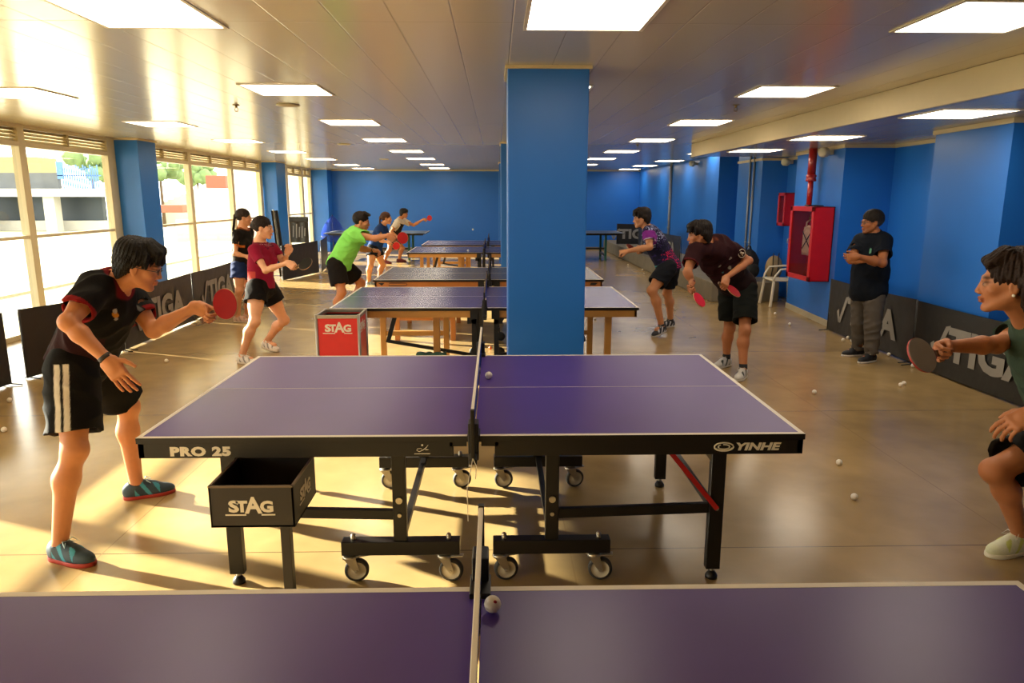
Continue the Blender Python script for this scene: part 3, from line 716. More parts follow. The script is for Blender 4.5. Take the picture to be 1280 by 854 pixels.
def sprinkler(x, y, z, label):
    m = MB(); m.cyl((0, 0, -.03), (0, 0, 0), .012, n=10); m.lathe([(.035, -.002), (.03, -.008), (.002, -.008)], (0, 0, 0)); m.tube([(-.012, 0, -.03), (-.016, 0, -.05), (0, 0, -.062), (.016, 0, -.05), (.012, 0, -.03)], .003, 6); m.cyl((0, 0, -.066), (0, 0, -.063), .018, n=12)
    o = m.build('sprinkler', mat('brassy_metal', '8a7444', .35, metal=.7)); o.location = (x, y, z); tag(o, label, 'sprinkler', 'fire sprinklers')
p_ = at(295, 131, z=HC); sprinkler(p_.x, p_.y, HC, 'small brass sprinkler on the ceiling near the windows'); p_ = at(920, 131, z=HC); sprinkler(p_.x, p_.y, HC, 'small brass sprinkler on the ceiling near the lowered part'); p_ = at(797, 181, z=HC); sprinkler(p_.x, p_.y, HC, 'small brass sprinkler far back, right of the pillar')
for q, l in (((360, 131), 'round ceiling speaker behind the light left of the pillar'), ((480, 199), 'round ceiling speaker far back on the left'), ((430, 180), 'round ceiling speaker midway back on the left')):
    p_ = at(*q, z=HC); m = MB(); m.lathe([(.11, -.001), (.115, -.006), (.10, -.012), (.002, -.014)], (0, 0, 0)); o = m.build('ceiling_speaker', mat('white_grille', 'c2b699', .5)); o.location = (p_.x, p_.y, HC); tag(o, l, 'ceiling speaker')

# ================================================================== chair and bags
plast = mat('white_garden_plastic', 'ded5be', .4, var=.02)
ch = empty('plastic_chair', (4.62, 11.42, 0), math.pi, 'white plastic garden chair beside the ledge', 'chair')
m = MB(); n_ = 10
def seat(u, v): return Vector((-.20+.42*u, (-.21+.42*v)*(1-.0*u), .405+.012*math.cos((v-.5)*6)*-.6+.02*u))
m.grid(lambda u, v: seat(u, v)+Vector((0, 0, .012)), 10, 10); m.grid(lambda u, v: seat(u, v)-Vector((0, 0, .02)), 10, 10)
m.tube([(-.2, -.21, .41), (.22, -.21, .43), (.235, 0, .43), (.22, .21, .43), (-.2, .21, .41)], .016, 8)
m.build('seat', plast, ch)
for sx in (-1, 1):
    for sy in (-1, 1):
        l = MB(); x = .20 if sx > 0 else -.19; l.quadbar((x, sy*.20, .41), (x+sx*.045, sy*.235, 0), .05, .03, upv=(sx, 0, 0), bev=.006); l.build('leg', plast, ch)
m = MB()
def bk(u, v):
    z = .40+v*.42; wdt = .20-.05*v**2; return Vector((-.19-.14*v-.03*math.sin(u*math.pi)*(1-v*.5), (u-.5)*2*wdt, z+(.03*math.sin(u*math.pi) if v > .99 else 0)))
for k in range(5): m.grid(lambda u, v: bk(.06+.19*k+u*.11, v), 2, 10); m.grid(lambda u, v: bk(.06+.19*k+u*.11, v)+Vector((-.012, 0, 0)), 2, 10)
m.tube([bk(0, v/8) for v in range(9)]+[bk(u/6, 1) for u in range(1, 7)]+[bk(1, 1-v/8) for v in range(1, 9)], .017, 8); m.build('backrest', plast, ch)
for s in (-1, 1):
    m = MB(); m.tube([(-.27, s*.20, .62), (-.1, s*.235, .62), (.12, s*.24, .60), (.19, s*.225, .50), (.21, s*.21, .42)], .016, 8); m.build('armrest', plast, ch)
def backpack(x, y, z, rz, label, col, s=1.):
    B = empty('backpack', (x, y, z), rz, label, 'bag')
    mm = mat('bag_'+col, col, .7, var=.2, vscale=18, bump=.6, bscale=25)
    m = MB(); m.sphere((0, 0, .24*s), .22*s, 20, (.80, .62, 1.08)); m.b.verts.ensure_lookup_table()
    for v in m.b.verts:
        if v.co.z < .02: v.co.z = .002
        v.co += Vector((math.sin(v.co.z*40), math.cos(v.co.z*33+v.co.x*20), 0))*.008
    bd = m.build('bag_body', mm, B)
    m = MB(); m.sphere((0, -.11*s, .16*s), .13*s, 16, (.95, .5, .9)); m.build('pocket', mm, bd)
    m = MB(); m.tube([(-.05, 0, .46*s), (-.03, 0, .52*s), (.03, 0, .52*s), (.05, 0, .46*s)], .009); m.build('handle', mm, B)
    for sx in (-1, 1): m = MB(); m.tube([(sx*.09, .09*s, .42*s), (sx*.12, .18*s, .35*s), (sx*.12, .18*s, .15*s), (sx*.10, .1*s, .06*s)], .013, 6); m.build('strap', mm, B)
    return B
backpack(4.28, 12.05, .33, .3, 'bulging black backpack on the ledge beside the white chair', '15130f', 1.12)
backpack(3.84, 12.2, .33, -.5, 'smaller black bag on the ledge, left of the bulging backpack', '1e1a18', .8)
hbg = empty('handbag', (4.70, 11.98, .33), .2, 'beige handbag with dark straps behind the white chair', 'bag')
m = MB(); m.sphere((0, 0, .22), .19, 18, (.85, .45, 1.12))
for v in m.b.verts:
    if v.co.z < .02: v.co.z = .002
bg_ = m.build('bag_body', mat('beige_canvas', 'a8916a', .8, var=.15, bump=.4), hbg)
for dx in (-.05, .05): m = MB(); m.tube([(dx-.04, -.08, .08), (dx-.03, -.10, .25), (dx, -.04, .42), (dx+.02, -.02, .47)], .008, 6); m.build('strap', blk, hbg)
pp = MB(); pp.grid(lambda u, v: Vector((u*.2-.1, v*.14-.07, .01*math.sin(u*5+v*3))), 8, 6); o = pp.build('paper_sheet', white); o.location = (3.84, 12.15, .775); o.rotation_euler = (.3, -.25, .4); tag(o, 'crumpled white paper lying on the smaller black bag', 'paper')
s_ = o.modifiers.new('s', 'SOLIDIFY'); s_.thickness = .003

# ================================================================== balls
ballm = mat('white_celluloid', 'efe6d6', .35, var=.01); orangeb = mat('orange_celluloid', 'e87038', .35)
def ball(p, label, m_=None, grp='table tennis balls'):
    b = MB(); b.sphere((0, 0, 0), .020, 20)
    if m_ is None and 'net of the nearest' in label: b.sphere((.006, -.0135, .0135), .0045, 8, (1, .5, 1), mi=1)
    o = b.build('table_tennis_ball', [m_ or ballm, redp]); o.location = p; tag(o, label, 'ball', grp); return o
def fb_(px, py, label, m_=None): p = at(px, py+1, z=.0205); p.z = .0205; return ball(p, label, m_)
ball((-.041+.03, 1.52, .7815), 'white ball with red mark beside the net of the nearest table')
ball((-.041, 3.72, .7815), 'white ball lying on the whole purple table just right of its net')
ball((-.95, 13.25, .7815), 'white ball on the blue table beyond the grey topped one')
ball((-.478, 15.0, 1.064), 'white ball in flight before the blue back wall')
ball((-.50, 12.9, .7815), 'pale ball lying near the net of the blue table beyond the grey one')
for q, l in (((1018, 489), 'white ball alone on the floor right of the maroon player'), ((1126, 480), 'white ball touching another on the floor, left of that pair'), ((1130, 478), 'white ball touching another on the floor, right of that pair'),
    ((1049, 577), 'white ball on the floor beyond the right end of the whole purple table'), ((1068, 620), 'white ball on the floor between the near table and the right foreground player'), ((969, 391), 'ball on the floor in front of the white chair'),
    ((987, 404), 'ball on the floor between the white chair and the pilaster'), ((1047, 413), 'ball at the corner of the pilaster where the banner begins'), ((1054, 424), 'ball left of the standing man, lower of the cluster'),
    ((1060, 421), 'ball in the middle of the cluster behind the standing man'), ((1065, 425), 'ball closest to the standing man\'s far shoe'), ((1111, 442), 'ball at the banner foot right of the standing man'),
    ((1141, 456), 'ball under the right foreground player\'s bat'), ((5, 536), 'white ball nearest the camera at the left edge of the floor'), ((12, 499), 'white ball on the floor in front of the leftmost banner'),
    ((154, 436), 'ball on the floor just right of the left player\'s waist'), ((208, 450), 'ball on the floor between the left player and the woman in red'), ((423, 357), 'ball on the floor left of the green shirt player\'s knee'),
    ((744, 398), 'ball on the floor under the right end of the wooden table'), ((785, 330), 'ball far back below the purple sleeved player\'s fist'), ((803, 336), 'ball far back below the purple sleeved player\'s elbow'),
    ((805, 341), 'ball next to the far one below the purple sleeved elbow'), ((752, 354), 'ball on the floor just beyond the wooden table\'s right corner'), ((862, 338), 'ball between the two players on the right'), ((868, 336), 'ball at the foot of the ledge between the two right players')):
    fb_(*q, l)
fb_(613, 434, 'orange ball on the floor between the wooden table and the whole purple table', orangeb)

# ================================================================== buildings outside
cw = mat('white_render', 'b4b0a6', .8); dg = mat('dark_facade', '30363a', .5, var=.2, vscale=1.2); og = mat('ochre_slats', 'a88c58', .7); terr = mat('terracotta_wall', '8a4c38', .8); bluef = mat('blue_fence_panel', '4a70b0', .6); tree = mat('foliage', '64784a', .9, var=.3, vscale=3, bump=1, bscale=4)
bd = empty('building', (-26, 44, -.1), 0, 'low building across the lawn with white slab, dark glazing and roof railing', 'building')
def wx(px, y): return at(px, 240, y=y).x
def wz(py, y): return at(80, py, y=y).z
Y_ = 40.
def part(name, m_, px0, px1, py0, py1, y=Y_, d=.5, par=bd):
    b = MB(); b.box((wx(px0, y), y, wz(py0, y)), (wx(px1, y), y+d, wz(py1, y))); o = b.build(name, m_, par); o.matrix_parent_inverse = Matrix.Translation((26, -44, .1)) if par is bd else Matrix.Identity(4); return o
part('slab', cw, -120, 124, 236, 246, 39.2, 6); part('facade', dg, -120, 126, 246, 276, 41, .4); part('plinth', cw, -120, 126, 276, 300, 40.6, .5)
for a in (52, -30, -105): part('pillar', cw, a, a+14, 246, 296, 39.4, .6)
part('upper_wall', mat('grey_parapet', '505254', .7, var=.2, vscale=2), -120, 74, 216, 236, 40, .3); part('fence_panel', bluef, 74, 80, 202, 224, 40, .2); part('ochre_screen', og, -120, 72, 196, 216, 43, .3)
b = MB()
for k in range(16): x = wx(80+k*2.9, 40); b.box((x, 40, wz(236, 40)), (x+.05, 40.05, wz(206+(k % 3)*2, 40)))
b.box((wx(74, 40), 40, wz(220, 40)), (wx(128, 40), 40.04, wz(219, 40))); o = b.build('railing', bluef, bd); o.matrix_parent_inverse = Matrix.Translation((26, -44, .1))
def solo(name, m_, px0, px1, py0, py1, y, d, label, cat):
    b = MB(); b.box((wx(px0, y), y, wz(py0, y)), (wx(px1, y), y+d, wz(py1, y)), .05); o = b.build(name, m_); tag(o, label, cat); return o
solo('retaining_wall', terr, 258, 283, 219, 235, 44, 1, 'terracotta wall outside, right of the second window bay', 'wall'); solo('retaining_wall', terr, 196, 226, 256, 266, 36, 1, 'terracotta wall outside, low at the left of the second bay', 'wall')
solo('reflected_wall_stand_in', mat('pink_render', 'c4a08c', .8), 215, 330, 275, 350, 30, .4, 'pale pink wall put in for the reflection in the lower panes of the second bay', 'wall')  # solid wall standing in for a wall reflected in the glass
solo('white_building', cw, 293, 420, 150, 297, 34, 6, 'white building outside, seen in the last pane of the second bay', 'building')
stp = MB()
for k in range(8):
    y = 46; x0 = wx(200+k*8, y); x1 = wx(208+k*8, y); stp.box((x0, y, 0), (x1, y+3, wz(252-k*3.2, y)))
o = stp.build('outdoor_stairs', cw); tag(o, 'white concrete stairs climbing outside the second window bay', 'stairs')
def treeobj(px, py, y, r, label):
    T = empty('tree', (wx(px, y), y, -.1), 0, label, 'tree')
    z = wz(py, y); m = MB(); m.cyl((0, 0, 0), (0, 0, z), .12, .07, n=8); m.build('trunk', mat('bark', '5a4632', .9), T)
    m = MB(); random.seed(int(px))
    for k in range(14): m.sphere((random.uniform(-1, 1)*r, random.uniform(-1, 1)*r, z+random.uniform(-.5, .8)*r), r*random.uniform(.3, .55), 10)
    for v in m.b.verts: v.co += Vector([random.uniform(-.06, .06)*r for _ in range(3)])
    m.build('foliage', tree, T)
treeobj(118, 208, 46, .9, 'small green tree above the railing in the first window bay'); treeobj(202, 212, 45, 1.1, 'green tree beyond the wall at the left of the second bay'); treeobj(248, 214, 54, 1.0, 'green tree behind the terracotta wall outside')
# ================================================================== bodies as smooth fields
class Field:
    """signed distance field on a grid, turned into one continuous surface"""
    def __init__(s, lo, hi, h):
        s.lo = np.array(lo, float); s.h = h; s.n = np.maximum(4, np.ceil((np.array(hi, float)-s.lo)/h).astype(int)+1)
        s.D = np.full(s.n, .2, np.float32); s.pts = None
    def sub(s, lo, hi):
        a = np.clip(np.floor((np.array(lo)-s.lo)/s.h).astype(int), 0, s.n); b = np.clip(np.ceil((np.array(hi)-s.lo)/s.h).astype(int)+1, 0, s.n)
        sl = tuple(slice(i, j) for i, j in zip(a, b))
        if any(j <= i for i, j in zip(a, b)): return None, None
        ax = [s.lo[k]+s.h*np.arange(a[k], b[k]) for k in range(3)]
        return sl, np.meshgrid(*ax, indexing='ij', sparse=True)
    def op(s, fn, lo, hi, k=.01, mode='u', m=.03):
        m = m+k
        sl, g = s.sub(np.array(lo)-m, np.array(hi)+m)
        if sl is None: return
        d = fn(*g).astype(np.float32); A = s.D[sl]
        if mode == 's':
            d = -d
        if mode == 'u':
            h = np.clip(.5+.5*(A-d)/k, 0, 1) if k > 0 else None
            s.D[sl] = np.minimum(A, d) if k <= 0 else A*(1-h)+d*h-k*h*(1-h)
        else:
            h = np.clip(.5-.5*(A-d)/k, 0, 1) if k > 0 else None
            s.D[sl] = np.maximum(A, d) if k <= 0 else A*(1-h)+d*h+k*h*(1-h)
    @staticmethod
    def f_cone(a, b, r1, r2):
        a = np.array(a, float); b = np.array(b, float); d = b-a; L2 = float(d@d)+1e-9
        def fn(X, Y, Z):
            t = np.clip(((X-a[0])*d[0]+(Y-a[1])*d[1]+(Z-a[2])*d[2])/L2, 0, 1)
            return np.sqrt((X-a[0]-t*d[0])**2+(Y-a[1]-t*d[1])**2+(Z-a[2]-t*d[2])**2)-(r1+(r2-r1)*t)
        r = max(r1, r2); return fn, np.minimum(a, b)-r, np.maximum(a, b)+r
    @staticmethod
    def f_ell(c, R, r):
        """R rows are local axes"""
        c = np.array(c, float); R = np.array(R, float); r = np.array(r, float)
        def fn(X, Y, Z):
            x, y, z = X-c[0], Y-c[1], Z-c[2]
            u = [(R[i][0]*x+R[i][1]*y+R[i][2]*z) for i in range(3)]
            k0 = np.sqrt(sum((u[i]/r[i])**2 for i in range(3))); k1 = np.sqrt(sum((u[i]/r[i]**2)**2 for i in range(3)))+1e-9
            return k0*(k0-1)/k1
        e = np.sqrt(((R.T*r)**2).sum(1)); return fn, c-e, c+e
    @staticmethod
    def f_box(c, R, r, rd=.01):
        c = np.array(c, float); R = np.array(R, float); r = np.array(r, float)-rd
        def fn(X, Y, Z):
            x, y, z = X-c[0], Y-c[1], Z-c[2]
            q = [np.abs(R[i][0]*x+R[i][1]*y+R[i][2]*z)-r[i] for i in range(3)]
            return np.sqrt(sum(np.maximum(t, 0)**2 for t in q))+np.minimum(np.maximum(q[0], np.maximum(q[1], q[2])), 0)-rd
        e = np.sqrt(((R.T*(r+rd))**2).sum(1)); return fn, c-e, c+e
    def cone(s, a, b, r1, r2, k=.01, mode='u'): s.op(*s.f_cone(a, b, r1, r2), k, mode); return s
    def ell(s, c, R, r, k=.01, mode='u'): s.op(*s.f_ell(c, R, r), k, mode); return s
    def box(s, c, R, r, rd=.01, k=.01, mode='u'): s.op(*s.f_box(c, R, r, rd), k, mode); return s
    def cut(s, p, nrm, lo=None, hi=None, k=0):
        """remove what lies on the side the normal points to"""
        p = np.array(p, float); n = np.array(nrm, float); n = n/np.linalg.norm(n)
        fn = lambda X, Y, Z: -((X-p[0])*n[0]+(Y-p[1])*n[1]+(Z-p[2])*n[2])
        s.op(fn, s.lo if lo is None else lo, s.lo+s.h*s.n if hi is None else hi, k, 's'); return s
    def tubecut(s, a, b, r1, r2, hollow=None, k=.015, extra=()):
        """a sleeve or trouser leg: cone from a to b ending flat at b, hollow at its open end"""
        f, lo, hi = s.f_cone(a, b, r1, r2); b_ = np.array(b, float); n = b_-np.array(a, float); L = np.linalg.norm(n); n /= L
        inner = None
        if hollow:
            q = b_-n*min(hollow, L*.9); ra = r2+(r1-r2)*min(hollow, L*.9)/L
            inner = s.f_cone(q, b_+n*.1, ra-.012, r2+(r2-r1)*.1/L-.007)[0]
        def fn(X, Y, Z):
            d = f(X, Y, Z)
            for e_ in extra: d = np.minimum(d, e_[0](X, Y, Z))
            d = np.maximum(d, (X-b_[0])*n[0]+(Y-b_[1])*n[1]+(Z-b_[2])*n[2])
            return np.maximum(d, -inner(X, Y, Z)) if inner else d
        s.op(fn, lo-.05, hi+.05, k); return s
    def warp(s, fn):
        i = np.nonzero(np.abs(s.D) < .035)
        s.D[i] += fn(*[s.lo[k]+s.h*i[k] for k in range(3)]).astype(np.float32); return s
    def mesh(s, name, colfn=None):
        D = s.D; n = np.array(D.shape)-1
        neg = D < 0
        c = neg[:-1, :-1, :-1].astype(np.int8)
        for o in ((1, 0, 0), (0, 1, 0), (0, 0, 1), (1, 1, 0), (1, 0, 1), (0, 1, 1), (1, 1, 1)):
            c = c+neg[o[0]:n[0]+o[0], o[1]:n[1]+o[1], o[2]:n[2]+o[2]]
        act = (c > 0) & (c < 8); idx = np.argwhere(act); N = len(idx)
        vid = np.full(act.shape, -1, np.int32); vid[act] = np.arange(N)
        corners = np.array([(i, j, k) for i in (0, 1) for j in (0, 1) for k in (0, 1)])
        val = np.stack([D[idx[:, 0]+o[0], idx[:, 1]+o[1], idx[:, 2]+o[2]] for o in corners], 1)
        acc = np.zeros((N, 3)); cnt = np.zeros((N, 1))
        for i in range(8):
            for j in range(i+1, 8):
                if np.abs(corners[i]-corners[j]).sum() != 1: continue
                a, b = val[:, i], val[:, j]; m = (a < 0) != (b < 0)
                t = np.where(m, a/np.where(m, a-b, 1), 0)[:, None]
                acc += np.where(m[:, None], corners[i]+t*(corners[j]-corners[i]), 0); cnt += m[:, None]
        V = s.lo+s.h*(idx+acc/cnt)
        F = []
        for ax in range(3):
            o = [0, 0, 0]; o[ax] = 1; u, v = [(1, 2), (2, 0), (0, 1)][ax]
            A = neg[:D.shape[0]-o[0], :D.shape[1]-o[1], :D.shape[2]-o[2]]; B = neg[o[0]:, o[1]:, o[2]:]
            e = np.argwhere(A != B); e = e[(e[:, u] > 0) & (e[:, v] > 0) & (e[:, u] < n[u]) & (e[:, v] < n[v])]
            fl = A[e[:, 0], e[:, 1], e[:, 2]]
            eu = np.zeros(3, int); eu[u] = 1; ev = np.zeros(3, int); ev[v] = 1
            q = [e-eu-ev, e-ev, e, e-eu]
            I = np.stack([vid[a[:, 0], a[:, 1], a[:, 2]] for a in q], 1)
            I[~fl] = I[~fl][:, ::-1]; F.append(I)
        F = np.concatenate(F); F = F[(F >= 0).all(1)]
        me = bpy.data.meshes.new(name); me.vertices.add(N); me.vertices.foreach_set('co', V.astype(np.float32).ravel())
        me.loops.add(F.size); me.loops.foreach_set('vertex_index', F.astype(np.int32).ravel())
        me.polygons.add(len(F)); me.polygons.foreach_set('loop_start', np.arange(0, F.size, 4, dtype=np.int32))
        me.update(calc_edges=True); me.validate()
        me.shade_smooth()
        if colfn is not None:
            C = np.ones((N, 4), np.float32); C[:, :3] = colfn(V)
            ca = me.color_attributes.new('tint', 'FLOAT_COLOR', 'POINT'); ca.data.foreach_set('color', C.ravel())
        return me
def L3(c): return np.array(lin(c)[:3])
def V3(v): return np.array(v, float)
def nrm(v): v = np.array(v, float); return v/np.linalg.norm(v)
def orth(f, u):
    """right, forward, up rows"""
    f = nrm(f); u = V3(u); u = nrm(u-f*(u@f)); r = np.cross(f, u); return np.array([r, f, u])

skin_m = mat('skin', 'ffffff', .5, attr='tint', var=.04, vscale=30, spec=.4)
skin_m.node_tree.nodes['Principled BSDF'].inputs['Subsurface Weight'].default_value = .08
skin_m.node_tree.nodes['Principled BSDF'].inputs['Subsurface Radius'].default_value = (.010, .004, .002)
hair_m = mat('hair', 'ffffff', .6, attr='tint', var=.25, vscale=60, bump=.5, bscale=90, spec=.22)
cloth_m = mat('clothing_fabric', 'ffffff', .85, attr='tint', var=.05, vscale=40, bump=.15, bscale=120, spec=.15)
shoe_m = mat('shoe_material', 'ffffff', .6, attr='tint', var=.08, vscale=60)
sole_w = mat('white_sole', 'd8d0c0', .6)

def smoothstep(a, b, x): t = np.clip((x-a)/(b-a), 0, 1); return t*t*(3-2*t)
def mixc(C, col, w): return C*(1-w[:, None])+L3(col)*w[:, None]

def hand_prims(F, wr, H, sc=1.):
    """H: dict kind, d (wrist->knuckles), n (palm normal, the side the fingers close to), thumb (side vector), axis for grips"""
    wr = V3(wr); d = nrm(H['d']); n = V3(H['n']); n = nrm(n-d*(n@d)); t = np.cross(d, n)
    if 'thumb' in H and t@V3(H['thumb']) < 0: t = -t
    k = H.get('kind', 'relaxed'); s = .092*sc
    palm = wr+d*s*.52
    R = np.array([t, d, n])
    F.box(palm, R, (.042*sc, .050*sc, .0145*sc), .012*sc, .012); F.cone(wr-d*.01, palm, .026*sc, .024*sc, .015)
    F.ell(palm-d*.012+t*.024*sc+n*.008, R, (.017*sc, .032*sc, .016*sc), .008)
    curls = {'relaxed': (25, 30, 20), 'open': (6, 10, 6), 'fist': (75, 95, 60), 'grip': (62, 80, 50), 'half': (45, 55, 35)}[k]
    lens = np.array([[.042, .026, .020], [.046, .029, .021], [.042, .027, .020], [.033, .021, .018]])*sc
    spread = H.get('spread', 4)
    for i in range(4):
        off = (1.5-i)*.0205*sc; base = wr+d*s*1.0+t*off-d*(.003*abs(i-1)**1.3)*1.0; ang = 0; a = math.radians((1.5-i)*spread)
        dd = d*math.cos(a)+t*math.sin(a); p = base-dd*.012; r = (.0095, .0090, .0082, .0070)
        if i == 3: r = tuple(x*.88 for x in r)
        q = base
        F.cone(p, q, r[0]*sc*1.05, r[0]*sc, .006)
        for j in range(3):
            ang += math.radians(curls[j]*(1+.10*(i-1))); v = dd*math.cos(ang)+n*math.sin(ang); q2 = q+v*lens[i][j]
            F.cone(q, q2, r[j]*sc, r[j+1]*sc, .003 if j == 0 else .002); q = q2
    # thumb: leaves the side of the palm near its base
    b0 = wr+d*.020*sc+t*.022*sc
    if k in ('grip', 'fist'): v1 = nrm(t*.55+d*.75+n*.55); v2 = nrm(d*.75-t*.25+n*.65); v3 = nrm(d*.45-t*.75+n*.45)
    elif k == 'open': v1 = nrm(t*.85+d*.6+n*.15); v2 = nrm(t*.5+d*.9+n*.1); v3 = nrm(t*.35+d*.95+n*.1)
    else: v1 = nrm(t*.75+d*.65+n*.3); v2 = nrm(t*.25+d*.9+n*.3); v3 = nrm(d*.95+n*.35)
    p1 = b0+v1*.040*sc; p2 = p1+v2*.030*sc; p3 = p2+v3*.024*sc
    F.cone(b0, p1, .015*sc, .0115*sc, .008); F.cone(p1, p2, .011*sc, .0100*sc, .003); F.cone(p2, p3, .0100*sc, .0080*sc, .002)

def person(label, J, P):
    """J: joints in the room; P: look. Sides: a = right, b = left of the person."""
    sx = P.get('scale', 1.); h = P.get('h', .006); fem = P.get('fem', False)
    base = V3(P['base']); root = empty('person', tuple(base), 0, label, 'person')
    off = base
    G = {k: V3(v)-off for k, v in J.items()}
    for k_ in ('ana', 'anb'):                      # feet stand on the floor
        ss_ = P.get('shoe', {}).get('size', 1.); z_ = .0855+.186*P.get('pitch'+k_[-1], 0)
        if abs(G[k_][2]-z_) < .14: G[k_][2] = z_
    hd, hf, hu = G['head'], V3(J['hf']), V3(J['hu']); RH = orth(hf, hu)
    nk = G['neck']; ca, cb = G['sha'], G['shb']; ha, hb_ = G['hipa'], G['hipb']
    pel = (ha+hb_)/2; che = (ca+cb)/2
    up_ = nrm(nk-pel); lat = nrm(ca-cb); fwd = nrm(np.cross(up_, lat)); lat = np.cross(fwd, up_)
    RT = np.array([lat, fwd, up_])                    # torso axes: right, forward, up
    latp = nrm(ha-hb_); upp = nrm(up_-latp*(up_@latp)); RP = np.array([latp, np.cross(upp, latp), upp])
    pts = np.array([v for k, v in G.items() if k not in ('hf', 'hu')]); lo = pts.min(0)-.30; hi = pts.max(0)+.30; lo[2] = max(lo[2], -.03)
    sw = np.linalg.norm(ca-cb)/2                       # half shoulder width
    b = P.get('build', 1.)
    def torso(F, g=0., k=.05, part='all'):
        tl = np.linalg.norm(che-pel)
        F.ell(pel+up_*tl*.76+fwd*.005, RT, (sw*.86*b+g, .108*b+g, tl*.38), k)          # rib cage
        F.ell(pel+up_*tl*.42+fwd*.0, RT, ((.128 if fem else .138)*b+g, .098*b+g, tl*.36), k)      # waist
        F.ell(pel+upp*.02, RP, ((.168 if fem else .158)*b+g, .115*b+g, .105+g*.5), k)  # pelvis
        F.cone(ca-lat*.03, cb+lat*.03, .060*b+g, .060*b+g, k)                         # shoulder girdle
        F.cone(che-up_*.05, nk, .085*b+g*.6, .062+g*.3, k)
        if fem:
            for s in (-1, 1): F.ell(pel+up_*tl*.70+lat*s*.075+fwd*.085, RT, (.062+g, .055+g, .060+g), .03)
    # ------------------------------------------------ body
    F = Field(lo, hi, h); torso(F)
    F.cone(nk-up_*.02, hd-RH[2]*.055-RH[1]*.012, .058*sx, .052*sx, .03)
    for s_, sh, el, wr in (('a', ca, G['ela'], G['wra']), ('b', cb, G['elb'], G['wrb'])):
        ab = b*(.88 if fem else 1)
        F.cone(sh, el, .050*ab, .037*ab, .025); F.ell(sh+(el-sh)*.42, orth(el-sh, fwd+.01), (.046*ab, .10, .046*ab), .02)
        m = el+(wr-el)*.30; F.cone(el, m, .037*ab, .040*ab, .02); F.cone(m, wr, .040*ab, .0245*ab, .02); F.cone(el, el+.001, .036*ab, .036*ab, .02)
        hnd = P['hand'+s_]; hnd = dict(hnd); hnd.setdefault('d', wr-el); hand_prims(F, wr, hnd, P.get('hs', .98 if not fem else .9))
    for hp, kn, an in ((ha, G['kna'], G['ana']), (hb_, G['knb'], G['anb'])):
        lb = b*(1.04 if fem else 1)
        F.cone(hp, kn, .088*lb, .056*lb, .04); F.ell(hp+(kn-hp)*.35, orth(kn-hp, fwd), (.084*lb, .19, .088*lb), .03)
        kf = nrm(fwd-nrm(an-kn)*(fwd@nrm(an-kn)))
        F.ell(kn+kf*.012, orth(an-kn, kf), (.050*lb, .055, .052*lb), .02)
        m = kn+(an-kn)*.32-kf*.016; F.cone(kn, m, .052*lb, .056*lb, .03); F.cone(m, an, .055*lb, .036*lb, .04)
        F.cone(an, an+V3((0, 0, -.01)), .036, .036, .01)
    for k_, an in (('a', G['ana']), ('b', G['anb'])):
        td = V3(P['toe'+k_]); F.cone(an-V3((0, 0, .02)), an+nrm(td)*.11-V3((0, 0, .035)), .032, .026, .02)
    # head
    def H(x, y, z): return hd+RH[0]*x*sx+RH[1]*y*sx+RH[2]*z*sx
    q = sx
    F.ell(H(0, -.018, .030), RH, (.074*q, .094*q, .086*q), .01); F.ell(H(0, .028, -.020), RH, (.062*q, .064*q, .088*q), .02)
    for s in (-1, 1):
        F.cone(H(s*.050, .0, -.045), H(s*.022, .066, -.094), .020*q, .017*q, .022); F.ell(H(s*.045, .058, -.022), RH, (.022*q, .022*q, .018*q), .016)
    F.ell(H(0, .072, -.098), RH, (.021*q, .018*q, .016*q), .014)
    F.cone(H(-.030, .080, .020), H(.030, .080, .020), .0115*q, .0115*q, .012)
    for s in (-1, 1): F.ell(H(s*.031, .099, .0), RH, (.016*q, .012*q, .010*q), .010, 's'); F.ell(H(s*.031, .078, -.001), RH, (.0155*q, .0135*q, .0125*q), .003)
    F.cone(H(0, .086, .012), H(0, .102, -.028), .0070*q, .0095*q, .010); F.ell(H(0, .101, -.032), RH, (.0120*q, .0115*q, .0085*q), .006)
    for s in (-1, 1): F.ell(H(s*.013, .096, -.036), RH, (.008*q, .010*q, .007*q), .004)
    F.ell(H(0, .091, -.058), RH, (.024*q, .011*q, .0065*q), .005); F.ell(H(0, .089, -.070), RH, (.021*q, .011*q, .0070*q), .005); F.ell(H(0, .104, -.0635), RH, (.022*q, .007*q, .0016*q), .003, 's')
    for s in (-1, 1):
        F.ell(H(s*.074, -.008, -.008), RH @ np.eye(3), (.0085*q, .018*q, .032*q), .005); F.ell(H(s*.083, -.004, -.006), RH, (.005*q, .010*q, .019*q), .004, 's')
    skin = P.get('skin', 'c98a60')
